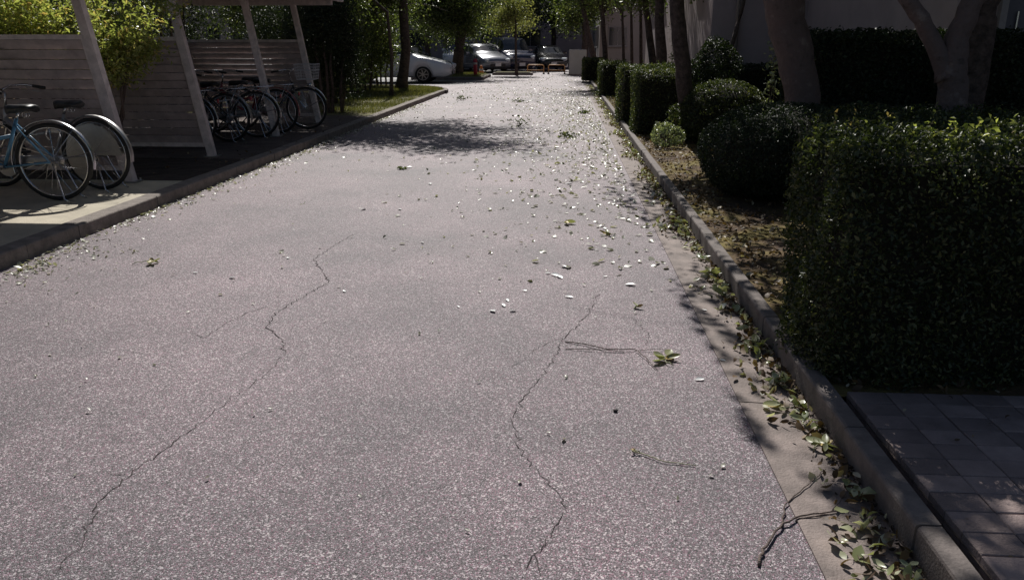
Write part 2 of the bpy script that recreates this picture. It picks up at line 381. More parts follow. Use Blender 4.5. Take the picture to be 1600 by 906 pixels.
# leaves cut from the crowns to shape the sun patches (on the ground: x, y, half sizes, share of leaves missing)
GAPS = [(1.46, 2.0, .16, .13, 1), (2.0, 2.36, .9, .34, .93), (3.4, 2.36, .9, .34, .8), (1.3, 8.9, .5, .8, .9), (-.2, 5.6, .93, 2.5, 1), (2.35, 10.5, .8, .8, 1), (-1, 3.4, 1.72, 4.6, 1), (.28, 1.3, .72, 1.75, 1), (.86, 3.5, .17, .75, .45), (.9, 2.7, .12, .35, .9)]
_g = random.Random(12)
for _ in range(46): GAPS.append((_g.uniform(.78, 1.2), _g.uniform(1.5, 7.5), _g.uniform(.03, .07), _g.uniform(.05, .13), 1))
for _ in range(16): GAPS.append((_g.uniform(1.2, 2.2), _g.uniform(1.3, 2.0), _g.uniform(.03, .06), _g.uniform(.03, .06), 1))
for _ in range(16): GAPS.append((_g.uniform(1.1, 2.0), _g.uniform(3.9, 6.8), _g.uniform(.08, .2), _g.uniform(.04, .1), 1))
def tree(name, label, trunks, crown, r, n, leaf, m, bark='bark', nl=16, sig=.32, group=None, cat='tree', seed=None, clumps=None, low=0.35):
    """trunks: list of (points, radii) in world space; crown: centre; r: radii"""
    if seed is not None: random.seed(seed)
    base = Vector(trunks[0][0][0]); root = empty(name, base, label, cat, group)
    t = MB(); tips = []
    for pts, rad in trunks:
        P = [Vector(p) - base for p in pts]; Q = []; RR = []
        for i in range(len(P) - 1):
            for k in range(4): Q.append(P[i].lerp(P[i + 1], k / 4) + Vector((random.gauss(0, .05), random.gauss(0, .05), 0)) * rad[i] * (0 if i + k == 0 else 1)); RR.append(rad[i] + (rad[i + 1] - rad[i]) * k / 4)
        Q.append(P[-1]); RR.append(rad[-1]); RR[0] *= 1.35; RR[1] *= 1.1
        t.tube(Q, RR, 12); tips.append((P[-1], rad[-1], P[-2]))
    C = Vector(crown) - base; pts = []
    for i in range(nl):
        s, sr, s0 = tips[i % len(tips)]
        d = Vector((random.gauss(0, 1), random.gauss(0, 1), random.gauss(0, 1))).normalized()
        e = C + Vector((d.x * r[0], d.y * r[1], d.z * r[2])) * random.uniform(.6, .98)
        s_ = s0.lerp(s, random.uniform(.5, 1))
        path = limb_path(s_, e); r0 = max(.012, sr * .5)
        t.tube(path, [max(.004, r0 * (1 - .85 * k / (len(path) - 1))) for k in range(len(path))], 6, False)
        pts += path[2:]
        for j in range(3):
            q = path[random.randint(2, 5)]
            e2 = q + Vector((random.gauss(0, 1) * r[0], random.gauss(0, 1) * r[1], random.gauss(0, .7) * r[2])) * .3
            t.tube(limb_path(q, e2, 3), [r0 * .35, r0 * .25, r0 * .15, .003], 4, False); pts += [q.lerp(e2, .5), e2]
    t.build('trunk', M[bark], root, True)
    cp = np.array([tuple(p) for p in pts])
    dd = (cp - np.array(C)) / np.array(r); ln = np.linalg.norm(dd, axis=1, keepdims=True); cp = np.where(ln > 1, np.array(C) + (cp - np.array(C)) / ln, cp)
    cp = cp[cp[:, 2] > C.z - r[2] * 1.05]
    w = rng.random(len(cp)) ** 1.5 + .15; w /= w.sum()
    idx = rng.choice(len(cp), n, p=w)
    P = cp[idx] + rng.normal(size=(n, 3)) * sig * np.array([1, 1, .7])
    W3 = P + np.array(base); gx = W3[:, 0] - W3[:, 2] * S.x / S.z; gy = W3[:, 1] - W3[:, 2] * S.y / S.z; keep = np.ones(n, bool)
    for (cx, cy, rx, ry, pr_) in GAPS: keep &= ~((((gx - cx) / rx) ** 2 + ((gy - cy) / ry) ** 2 < 1) & (rng.random(n) < pr_))
    P = P[keep]; n = len(P)
    leaf_mesh('crown', P, rng.normal(size=(n, 3)) * .7 + [0, 0, .6], leaf, m, root)
    return root

# ================================================================== SETTING
def sheet(name, x0, x1, y0, y1, z, m, nx=1, ny=1, bump=0, kind='structure', parent=None, seed=0):
    b = MB(); vs = []; r = random.Random(seed)
    for j in range(ny + 1):
        for i in range(nx + 1):
            edge = i in (0, nx) or j in (0, ny)
            vs.append((x0 + (x1 - x0) * i / nx, y0 + (y1 - y0) * j / ny, z + (0 if edge else r.uniform(-bump, bump))))
    fs = [(j * (nx + 1) + i, j * (nx + 1) + i + 1, (j + 1) * (nx + 1) + i + 1, (j + 1) * (nx + 1) + i) for j in range(ny) for i in range(nx)]
    b.add(vs, fs); o = b.build(name, m, parent)
    return tag(o, kind=kind) if kind else o

sheet('ground', -300, 300, -60, 500, -.02, M['earth'])
sheet('parking_lot', -45, 12, 30.2, 62, -.004, M['lot'])
road = sheet('road', -3.66, .742, -5, 62, 0, M['asphalt'])
# side drive mouth where the road opens onto the parking lot
b = MB(); b.add([(-3.66, 24.6, .004), (-3.66, 30.2, .004), (-12, 30.2, .004), (-12, 29.2, .004), (-6.2, 28.6, .004), (-4.4, 27.2, .004)], [(0, 5, 4, 3, 2, 1)])
tag(b.build('driveway', M['asphalt']), kind='structure')
# concrete gutter, gently dished, in cast lengths with joints
gut = MB()
y = -5.0
while y < 46:
    L_ = 4.0
    z0, z1 = .004, .0
    gut.add([(.742, y, -.02), (.742, y, .006), (.9, y, .001), (1.03, y, -.004), (.742, y + L_ - .008, .006), (.9, y + L_ - .008, .001), (1.03, y + L_ - .008, -.004), (.742, y + L_ - .008, -.02)],
            [(1, 2, 5, 4), (2, 3, 6, 5), (0, 1, 4, 7)])
    y += L_
tag(gut.build('gutter', M['concrete']), kind='structure')

def kerb(name, x0, x1, h, y0, y1, inner, L_=.6, wob=.004, m='kerb'):
    """stones of about 0.6 m with open joints and a rounded arris on the road side"""
    r = random.Random(len(name)); b = MB(); y = y0
    while y < y1:
        e = min(y + L_ - .006, y1); dx = r.uniform(-wob, wob); dz = r.uniform(-wob, wob) * .6; ar = .011
        if inner > 0: prof = [(x0 + dx, -.05), (x0 + dx, h - ar + dz), (x0 + dx + ar * .35, h - ar * .35 + dz), (x0 + dx + ar, h + dz), (x1, h + dz), (x1, -.05)]
        else: prof = [(x1 + dx, -.05), (x1 + dx, h - ar + dz), (x1 + dx - ar * .35, h - ar * .35 + dz), (x1 + dx - ar, h + dz), (x0, h + dz), (x0, -.05)]
        n = len(prof); vs = [(px, y, pz) for px, pz in prof] + [(px, e, pz) for px, pz in prof]
        fs = [(k, k + 1, n + k + 1, n + k) for k in range(n - 1)] + [tuple(range(n)), tuple(range(2 * n - 1, n - 1, -1))]
        b.add(vs, fs); y += L_
    return tag(b.build(name, M[m]), kind='structure')
kerb('kerb', 1.02, 1.09, .105, -4, 40, 1)
kerb('kerb', -3.80, -3.655, .105, -4, 24.6, -1, m='kerbdark')
# kerb turning left round the verge into the lot
b = MB(); arc = []
for i in range(9):
    a = R(i * 11.25); arc.append((-6.6 + 2.95 * math.cos(a), 24.6 + 3.6 * math.sin(a)))
arc.append((-14, 28.6))
for i in range(len(arc) - 1):
    (ax, ay), (bx, by) = arc[i], arc[i + 1]; d = Vector((bx - ax, by - ay, 0)).normalized(); nn = Vector((d.y, -d.x, 0)) * .06
    a3, b3 = Vector((ax, ay, 0)), Vector((bx, by, 0))
    b.add([a3 - nn + Vector((0, 0, -.05)), a3 + nn + Vector((0, 0, -.05)), b3 + nn + Vector((0, 0, -.05)), b3 - nn + Vector((0, 0, -.05)), a3 - nn + Vector((0, 0, .105)), a3 + nn + Vector((0, 0, .105)), b3 + nn + Vector((0, 0, .105)), b3 - nn + Vector((0, 0, .105))],
          [(4, 5, 6, 7), (0, 1, 5, 4), (1, 2, 6, 5), (2, 3, 7, 6), (3, 0, 4, 7)])
tag(b.build('kerb', M['kerb']), kind='structure')

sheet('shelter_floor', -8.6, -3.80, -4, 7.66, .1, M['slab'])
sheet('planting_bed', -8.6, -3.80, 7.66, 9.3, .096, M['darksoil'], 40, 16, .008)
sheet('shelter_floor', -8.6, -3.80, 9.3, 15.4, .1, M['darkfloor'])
sheet('planting_bed', -16, -8.6, -4, 28.6, .09, M['soil'], 12, 40, .02)
b = MB(); poly = [(-8.6, 15.4, .09), (-3.81, 15.4, .09), (-3.81, 24.6, .09)] + [(x, y, .09) for x, y in arc[1:-1]] + [(-8.6, 28.3, .09)]
b.add(poly, [tuple(range(len(poly)))]); tag(b.build('verge', M['turf']), kind='structure')
sheet('planting_bed', 1.09, 26, 2.92, 46, .075, M['soil'], 60, 110, .014, seed=2)
sheet('planting_bed', 1.09, 1.13, -4, 2.92, .045, M['darksoil'])  # narrow recess of dark soil between kerb and pavers

# pavers in the right foreground
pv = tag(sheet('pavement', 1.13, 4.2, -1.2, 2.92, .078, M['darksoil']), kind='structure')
me0 = None; rr = random.Random(4)
for i in range(12):
    for j in range(22):
        x = 1.133 + i * .145 + .0725; y = 2.86 - j * .1045
        if me0 is None:
            q = MB().box((0, 0, 0), (.1415, .1012, .05), ch=.003); o = q.build('paving_tile', M['paver'], pv); me0 = o.data
        else: o = link('paving_tile', me0, None, pv)
        o.location = (x, y, .0785 + rr.uniform(-.0012, .0012)); o.rotation_euler = (rr.uniform(-.012, .012), rr.uniform(-.012, .012), rr.uniform(-.008, .008))

# cracks in the asphalt
def crack(px, wd=.004, sub=9, branch=0.15):
    P = [gr(*q) for q in px]; b = MB(); pts = []
    for i in range(len(P) - 1):
        L_ = (P[i + 1] - P[i]).length; k = max(3, int(L_ / .022))
        for j in range(k):
            q = P[i].lerp(P[i + 1], j / k) + Vector((random.gauss(0, 1), random.gauss(0, 1), 0)) * .007; pts.append(q)
    pts.append(P[-1]); vs = []; n = len(pts)
    for i, p in enumerate(pts):
        d = (pts[min(i + 1, n - 1)] - pts[max(i - 1, 0)]).normalized(); s = Vector((d.y, -d.x, 0))
        ww = wd * .62 * random.uniform(.3, 1) * (0.1 if i in (0, n - 1) else .6); vs += [(p + s * ww)[:2] + (.0025,), (p - s * ww)[:2] + (.0025,)]
    b.add(vs, [(2 * i, 2 * i + 1, 2 * i + 3, 2 * i + 2) for i in range(n - 1)])
    o = b.build('crack', M['crack'], road); return o
crack([(490, 405), (515, 440), (480, 460), (430, 490), (415, 512), (440, 530), (447, 552)], .008)
crack([(320, 655), (250, 710), (195, 745), (150, 790), (130, 850), (80, 895)], .007)
crack([(195, 745), (165, 738)], .004); crack([(300, 522), (320, 528), (350, 507), (385, 490), (420, 478)], .005)
crack([(935, 460), (920, 490), (880, 528), (860, 570), (812, 630), (800, 655)], .006)
crack([(885, 800), (850, 850), (822, 890)], .0055); crack([(555, 365), (520, 385), (490, 405)], .006)
crack([(990, 500), (1012, 520), (1010, 545)], .004); crack([(800, 655), (812, 700), (845, 745), (880, 780), (885, 800)], .0055); crack([(320, 655), (370, 615), (410, 590), (447, 552)], .004); crack([(880, 528), (845, 540), (800, 575)], .004); crack([(860, 845), (835, 868), (845, 900)], .004)

# ================================================================== BUILDINGS
def building(name, label, x0, x1, y0, y1, h, m, wins, base=0.0, roof=True, extra=None, group=None):
    """wins: list of (side, u, z, w, h); side 'S' = facing the viewer, 'W' = facing left, 'E' = facing right"""
    root = empty(name, ((x0 + x1) / 2, y0, 0), label, 'building', group); o = root.location
    wb = MB(); wb.box(((x0 + x1) / 2 - o.x, (y0 + y1) / 2 - o.y, h / 2), (x1 - x0, y1 - y0, h)); wb.build('wall', m, root)
    pb = MB(); pb.box(((x0 + x1) / 2 - o.x, (y0 + y1) / 2 - o.y, .22), (x1 - x0 + .08, y1 - y0 + .08, .44)); pb.build('plinth', M['concrete'], root)
    if roof:
        rb = MB(); rb.box(((x0 + x1) / 2 - o.x, (y0 + y1) / 2 - o.y, h + .09), (x1 - x0 + .5, y1 - y0 + .5, .18)); rb.build('roof', M['roof'], root)
    for (s, u, z, ww, hh) in wins:
        f = MB(); g = MB(); t = .05
        def B(mb, cx, cz, sx, sz, dep, off):
            if s == 'S': mb.box((cx - o.x, y0 - off - o.y, cz), (sx, dep, sz))
            elif s == 'W': mb.box((x0 - off - o.x, cx - o.y, cz), (dep, sx, sz))
            else: mb.box((x1 + off - o.x, cx - o.y, cz), (dep, sx, sz))
        for dx in (-1, 1): B(f, u + dx * (ww / 2), z, t, hh + t, .07, .033)
        for dz in (-1, 1): B(f, u, z + dz * hh / 2, ww - t, t, .06, .03)
        B(f, u, z, .035, hh - t, .05, .026)
        B(f, u, z - hh / 2 - t, ww + .16, .05, .12, .055)
        fo = f.build('window', M['trim'], root); B(g, u, z, ww - t, hh - t, .02, .0085); g.build('pane', M['glass'], fo)
    return root
W_ = lambda s, us, zs, w, h: [(s, u, z, w, h) for u in us for z in zs]
bl = building('apartment_building', 'near grey rendered apartment building behind the trees on the right', 3.3, 20, 19.0, 34, 12.5, M['wall'],
              W_('S', [9.5, 12.6, 15.7], [3.9, 6.7, 9.5], 1.6, 1.2) + W_('W', [21, 25, 29, 32.4], [3.6, 6.4, 9.2], 1.5, 1.2))
p = MB(); p.tube([(3.85 - bl.location.x, -.09, .1), (3.85 - bl.location.x, -.09, 12.4)], .045, 8); p.build('downpipe', M['trim'], bl, True)
# stair block that stands in front of it, with a door
st = building('stair_block', 'low dark grey block with a flat wall and a pale door behind the forked tree', 5.4, 14, 11.9, 19.0, 6.0, M['wall'], W_('S', [9.8, 12.3], [2.2, 4.6], 1.2, 1.0))
ox = st.location.x
q = MB(); x0d, x1d = 6.0, 7.3
for x in (x0d, x1d): q.box((x - ox, -.04, 1.75), (.09, .1, 1.9))
q.box(((x0d + x1d) / 2 - ox, -.04, 2.745), (x1d - x0d + .19, .1, .09)); fr = q.build('door_frame', M['trim'], st)
q = MB(); q.box(((x0d + x1d) / 2 - ox, -.02, 1.75), (x1d - x0d - .1, .04, 1.9)); dr = q.build('door', M['door'], st)
q = MB(); q.tube([(x0d + .2 - ox, -.07, 1.6), (x0d + .2 - ox, -.07, 1.85)], .015, 6); q.build('handle', M['chrome'], dr)
q = MB(); q.box(((x0d + x1d) / 2 - ox, -.55, .42), (2.4, 1.1, .72), ch=.02); q.build('doorstep', M['concrete'], st)
b2 = building('apartment_building', 'pale apartment building with square windows behind the thin trunks at the road end', 1.9, 18, 46, 58, 12, M['wall2'],
              W_('S', [2.9, 5.2, 7.5, 10], [1.9, 4.7, 7.5, 10], 1.0, 1.0) + W_('W', [48, 51, 54.5], [1.9, 4.7, 7.5], 1.2, 1.1))
b3 = building('apartment_building', 'long dim apartment block that closes the view across the parking lot', -42, 14.0, 66, 78, 16, M['wall'],
              W_('S', [x * 3.1 - 40 for x in range(13)], [2.0, 4.9, 7.8, 10.7, 13.6], 1.7, 1.3))
b4 = building('apartment_building', 'pinkish apartment block far left beyond the bicycle shelters', -30, -17.5, 26, 60, 11, M['wall2'],
              W_('S', [-28.4, -26, -23.5, -21, -18.8], [1.9, 4.4, 7.0, 9.6], 1.2, 1.0) + W_('E', [28 + 3 * i for i in range(10)], [1.9, 4.4, 7.0, 9.6], 1.5, 1.0))
building('apartment_building', 'beige apartment block hidden behind the right-hand planting', 22, 34, -6, 60, 12, M['wall2'], W_('W', [0, 5, 10, 15], [2, 4.8, 7.6], 1.5, 1.2))

# ================================================================== BICYCLE SHELTERS
def shelter(label, ys, y0r, y1r, panels, y0b, y1b):
    root = empty('bicycle_shelter', (-4.3, ys[0], .1), label, 'shelter', 'bicycle shelters along the left kerb'); o = root.location
    H_ = 1.98; lean = math.tan(R(9))
    for y in ys:
        b = MB(); rot = Matrix.Rotation(-R(9), 3, 'Y'); c = Vector((0 - lean * H_ / 2, y - o.y, H_ / 2 - .02))
        b.box(c, (.085, .085, H_ / math.cos(R(9))), rot)
        b.build('post', M['shedpost'], root)
        b = MB(); b.box((0, y - o.y, .006), (.16, .16, .012)); pl = b.build('base_plate', M['alu'], root)
        for sx in (-1, 1):
            q = MB(); q.tube([(sx * .06, y - o.y + .06 * sx, .01), (sx * .06, y - o.y + .06 * sx, .035)], .01, 6); q.build('bolt', M['chrome'], pl)
        b = MB(); b.box((-1.02, y - o.y, H_ + .03), (2.76, .07, .11)); b.build('rafter', M['shedpost'], root)
    b = MB(); k = 46; L_ = y1r - y0r                                   # corrugated sheet
    vs = []; n = max(20, int(L_ / .0425))
    for i in range(n + 1):
        yy = y0r + L_ * i / n - o.y; zz = H_ + .105 + (.014 if i % 2 else -.0)
        vs += [(.37, yy, zz + .03), (-2.45, yy, zz - .03), (.37, yy, zz + .034), (-2.45, yy, zz - .026)]
    fs = []
    for i in range(n):
        a, c2 = 4 * i, 4 * i + 4; fs += [(a, a + 1, c2 + 1, c2), (a + 2, c2 + 2, c2 + 3, a + 3), (a, c2, c2 + 2, a + 2), (a + 1, a + 3, c2 + 3, c2 + 1)]
    b.add(vs, fs); b.build('roof', M['roof'], root)
    b = MB(); b.box((.385, (y0r + y1r) / 2 - o.y, H_ + .12), (.05, L_, .14)); b.build('fascia', M['shedpost'], root)
    for y in panels:                                                   # slatted end screens
        yy = y - o.y; ztop, zbot = 1.36, .16; xr_t, xr_b = -lean * ztop - .05, -lean * zbot - .05; xl = -2.25
        f = MB()
        f.box(((xl + xr_t) / 2, yy + .0, ztop + .02), (xr_t - xl, .05, .045)); f.box(((xl + xr_b) / 2, yy, zbot - .02), (xr_b - xl, .05, .045))
        f.box((xl - .02, yy, (ztop + zbot) / 2), (.05, .052, ztop - zbot + .08))
        pts = [(xr_b, yy, zbot - .03), (xr_t, yy, ztop + .03)]
        d = Vector(pts[1]) - Vector(pts[0]); f.box((Vector(pts[0]) + d / 2), (.045, .054, d.length), Matrix.Rotation(-R(9), 3, 'Y'))
        fo = f.build('end_screen', M['shedpost'], root)
        ns = 13; pitch = (ztop - zbot) / ns
        for i in range(ns):
            zz = zbot + pitch * (i + .5); xr = -lean * zz - .07; s = MB()
            s.box(((xl + xr) / 2, yy, zz), (xr - xl, .010, pitch * 1.01), Matrix.Rotation(R(24), 3, 'X'))
            s.build('slat', M['shed'], fo)
    zt = 1.4
    for i in range(9):
        s = MB(); s.box((-2.35, (y0b + y1b) / 2 - o.y, .25 + i * .13), (.02, y1b - y0b, .122), ch=.003); s.build('back_board', M['shed'], root)
    s = MB(); yy = y0b
    while yy <= y1b + .01:
        s.box((-2.39, yy - o.y, .75), (.05, .06, 1.5)); yy += (y1b - y0b) / 4
    s.build('back_frame', M['shedpost'], root)
    # floor rail with wheel hoops
    s = MB(); s.box((-1.35, (y0b + y1b) / 2 - o.y, .02), (.05, y1b - y0b - .3, .04)); s.build('wheel_rail', M['alu'], root)
    return root
shelter('near bicycle shelter with leaning posts and slatted end screen by the sunlit slab', [-1.0, 1.2, 3.35, 5.46, 7.56], -1.6, 7.72, [7.56], -1.4, 7.5)
shelter('far bicycle shelter behind the sunlit bush, its slatted screen facing the viewer', [9.45, 11.7, 13.85], 9.02, 14.4, [9.47, 13.9], 9.6, 13.8)

# ================================================================== BICYCLES
def wheel(root, cx, name='wheel', spokes=28, disc=False):
    c = Vector((cx, 0, .335))
    t = MB(); t.ring(c, .317, .018, 40, 8); w_ = t.build(name, M['rubber'], root, True)
    r_ = MB(); r_.ring(c, .296, .009, 40, 6, tz=.013); r_.build('rim', M['chrome'], w_, True)
    h = MB(); h.tube([c + Vector((0, -.055, 0)), c + Vector((0, .055, 0))], [.022, .022], 10)
    h.disc(c + Vector((0, .03, 0)), .035, .004, 14); h.disc(c + Vector((0, -.03, 0)), .035, .004, 14); h.build('hub', M['alu'], w_, False)
    s = MB()
    for i in range(spokes):
        a = 2 * math.pi * i / spokes; sy = .03 if i % 2 else -.03; b_ = a + (.9 if (i // 2) % 2 else -.9)
        s.tube([c + Vector((math.cos(b_) * .033, sy, math.sin(b_) * .033)), c + Vector((math.cos(a) * .29, 0, math.sin(a) * .29))], .0013, 3, False)
    s.build('spokes', M['chrome'], w_)
    return w_
def bicycle(loc, rz, label, paint, fender='chrome', basket=None, seat=True, tilt=0, chaincase=True, rack=True, skirt=False):
    root = empty('bicycle', loc, label, 'bicycle', 'bicycles parked in the shelters'); 
    root.rotation_euler = (tilt, 0, rz)
    wheel(root, 0); wheel(root, 1.08)
    P = M[paint]; V = Vector
    bb = V((.44, 0, .29)); st_ = V((.27, 0, .70)); hd = V((.87, 0, .74)); hb = V((.91, 0, .62)); ra = V((0, 0, .335)); fa = V((1.08, 0, .335))
    f = MB(); f.tube([bb, st_], .0155, 10); f.tube([V((.33, 0, .56)), V((.62, 0, .50)), hb], .016, 10); f.tube([bb, V((.66, 0, .40)), hb + V((-.01, 0, .05))], .018, 10)
    f.tube([hb, hd], .02, 10)
    for s in (-1, 1):
        f.tube([bb + V((0, s * .03, 0)), ra + V((.03, s * .055, 0)), ra + V((0, s * .06, 0))], .009, 7)
        f.tube([V((.29, s * .02, .66)), ra + V((0, s * .06, .0))], .008, 7)
    f.build('frame', P, root, True)
    k = MB()
    for s in (-1, 1): k.tube([hb + V((.005, s * .045, -.0)), V((.99, s * .05, .45)), fa + V((0, s * .055, 0))], .011, 8)
    k.box(hb + V((0, 0, -.005)), (.05, .11, .03)); k.build('fork', M['chrome'], root, False)
    for c, a0, a1, nm in ((V((0, 0, .335)), 15, 190, 'fender'), (V((1.08, 0, .335)), 20, 160, 'fender')):
        g = MB(); g.ring(c, .356, .007, 26, 8, a0 if c.x else -15 + 15 * 0 + a0 - 15, a1, tz=.028)
        g.build(nm, M[fender], root, True)
    g = MB()
    for s in (-1, 1):
        g.tube([ra + V((0, s * .06, 0)), V((-.33, s * .03, .42))], .0025, 4); g.tube([ra + V((0, s * .06, 0)), V((-.22, s * .03, .61))], .0025, 4)
        g.tube([fa + V((0, s * .06, 0)), V((1.38, s * .03, .5))], .0025, 4)
    g.build('fender_stay', M['chrome'], root)
    s = MB()   # saddle: lofted
    vs = []; st = [(-.13, .075, .0), (-.09, .105, .012), (-.03, .095, .01), (.03, .05, .008), (.09, .028, .008), (.13, .014, .0)]
    for (x, hw, dz) in st:
        for a in range(8):
            an = 2 * math.pi * a / 8; vs.append((.22 + x, math.cos(an) * hw, .785 + dz + math.sin(an) * .03 - (.015 if math.sin(an) < 0 and x > 0 else 0)))
    fs = [(i * 8 + a, i * 8 + (a + 1) % 8, (i + 1) * 8 + (a + 1) % 8, (i + 1) * 8 + a) for i in range(5) for a in range(8)] + [tuple(range(7, -1, -1)), tuple(range(40, 48))]
    s.add(vs, fs); so = s.build('saddle', M['blackplastic'], root, True)
    q = MB(); q.tube([st_, V((.235, 0, .77))], .0125, 8); q.ring((.17, 0, .74), .02, .004, 10, 5); q.ring((.17, .04, .74), .02, .004, 10, 5); q.build('seat_post', M['chrome'], so, True)
    h = MB(); h.tube([hd, hd + V((-.03, 0, .14)), hd + V((.0, 0, .17))], .012, 8)
    for sg in (-1, 1): h.tube([hd + V((0, 0, .17)), hd + V((.02, sg * .12, .2)), hd + V((-.05, sg * .24, .2)), hd + V((-.22, sg * .27, .17))], .011, 8)
    ho = h.build('handlebar', M['chrome'], root, True)
    for sg in (-1, 1):
        q = MB(); q.tube([hd + V((-.12, sg * .256, .187)), hd + V((-.23, sg * .272, .168))], .016, 8); q.build('grip', M['blackplastic'], ho, True)
        q = MB(); q.tube([hd + V((-.05, sg * .24, .19)), hd + V((-.08, sg * .25, .15)), hd + V((-.18, sg * .27, .13))], .005, 5); q.build('brake_lever', M['alu'], ho, True)
    c = MB(); c.tube([bb + V((0, -.05, 0)), bb + V((0, .05, 0))], .02, 8); c.disc(bb + V((0, -.045, 0)), .085, .006, 20)
    for sg in (-1, 1):
        e = bb + V((.11 * sg, sg * .075, -.12 * sg)); c.tube([bb + V((0, sg * .06, 0)), e], .009, 6)
    co = c.build('crank', M['alu'], root)
    for sg in (-1, 1):
        q = MB(); q.box(bb + V((.11 * sg, sg * .12, -.12 * sg)), (.09, .08, .022), ch=.003); q.build('pedal', M['blackplastic'], co)
    if chaincase:
        q = MB(); q.tube([V((-.06, -.058, .335)), V((0, -.058, .35)), V((.25, -.058, .34)), V((.46, -.058, .31)), V((.55, -.058, .29))], [.03, .045, .05, .075, .05], 10); 
        q.v = [(v[0], -.058 + (v[1] + .058) * .22, v[2]) for v in q.v]; q.build('chain_guard', M['alu'], root, True)
    q = MB(); q.tube([V((-.03, .075, .33)), V((-.12, .13, .03)), V((-.17, .13, .0))], .007, 6); q.tube([V((-.03, -.075, .33)), V((-.12, -.13, .03)), V((-.17, -.13, .0))], .007, 6); q.build('kickstand', M['chrome'], root, True)
    if skirt:
        for sg in (-1, 1):
            q = MB(); c = V((0, sg * .045, .335)); vs = [c] + [c + V((math.cos(R(a)) * .285, 0, math.sin(R(a)) * .285)) for a in range(-60, 181, 12)]; q.add(vs, [(0, k, k + 1) for k in range(1, len(vs) - 1)]); q.build('skirt_guard', M['alu'], root)
    if rack:
        q = MB()
        for sg in (-1, 1):
            q.tube([V((.24, sg * .05, .72)), V((-.28, sg * .06, .74))], .006, 6); q.tube([V((-.2, sg * .06, .735)), V((0, sg * .065, .34))], .005, 6)
        for x in (-.28, -.12, .04, .18): q.tube([V((x, -.06, .737)), V((x, .06, .737))], .005, 6)
        q.build('rear_rack', M['chrome'], root, True)
        q = MB(); q.disc((-.36, 0, .60), .028, .012, 14); q.v = [(-.375 + (v[1]), v[0] + .36, v[2]) for v in q.v]; q.build('reflector', M['red'], root)
    q = MB(); q.box((-.02, -.055, .60), (.06, .03, .035), ch=.006); q.ring((-.0, -.045, .57), .06, .006, 16, 6, -60, 200); q.build('ring_lock', M['chrome'], root, False)
    q = MB(); q.tube([V((1.12, 0, .70)), V((1.19, 0, .70))], [.02, .034], 10); q.build('headlamp', M['chrome'], root, True)
    if basket:
        q = MB(); x0, x1, y0, y1, z0, z1 = 1.0, 1.27, -.16, .16, .79, 1.02
        for i in range(6):
            t_ = i / 5; zz = z0 + (z1 - z0) * t_; e = .03 * t_; rr_ = .0045 if i in (0, 5) else .0028
            for a, b_ in (((x0 - e, y0 - e), (x1 + e, y0 - e)), ((x1 + e, y0 - e), (x1 + e, y1 + e)), ((x1 + e, y1 + e), (x0 - e, y1 + e)), ((x0 - e, y1 + e), (x0 - e, y0 - e))):
                q.tube([V((*a, zz)), V((*b_, zz))], rr_ + .003 * (i == 3), 4)
        for k_ in range(8):
            yy = y0 + (y1 - y0) * k_ / 7
            for xx, sg in ((x0, -1), (x1, 1)): q.tube([V((xx, yy, z0)), V((xx + sg * .03, yy * 1.18, z1))], .0026, 4)
            q.tube([V((x0, yy, z0)), V((x1, yy, z0))], .0026, 4)
            xx = x0 + (x1 - x0) * k_ / 7
            for sg in (-1, 1): q.tube([V((xx, sg * .16, z0)), V((xx, sg * .19, z1))], .0026, 4)
        q.build('basket', M[basket], root)
    return root
PI = math.pi
bicycle((-4.42, 6.57, .1), PI + R(3), 'blue framed bicycle with silver fender, nearest, rear wheel at the sunlit slab', 'bike_blue', basket='basket', tilt=R(2), rack=False)
bicycle((-4.34, 7.12, .1), PI - R(6), 'silver bicycle standing close behind the blue one beside the first leaning post', 'bike_silver', 'alu', tilt=R(-2), rack=False, skirt=True)
bicycle((-4.95, 10.35, .1), PI + R(5), 'dark bicycle just behind the slatted screen post, only its rear fender catching light', 'bike_black', tilt=R(2))
bicycle((-4.72, 10.98, .1), PI - R(4), 'black bicycle left of the middle post in the far shelter', 'bike_black', 'alu')
bicycle((-4.52, 11.55, .1), PI + R(8), 'silver bicycle whose rear wheel stands right behind the middle post', 'bike_silver', tilt=R(-2))
bicycle((-4.42, 12.15, .1), PI - R(5), 'dark red bicycle between the middle post and the basket bicycle', 'bike_red', 'bike_red')
bicycle((-5.25, 12.75, .1), R(3), 'bicycle with a pale wire basket, front wheel turned to the road', 'bike_black', 'chrome', basket='basket', tilt=R(1))

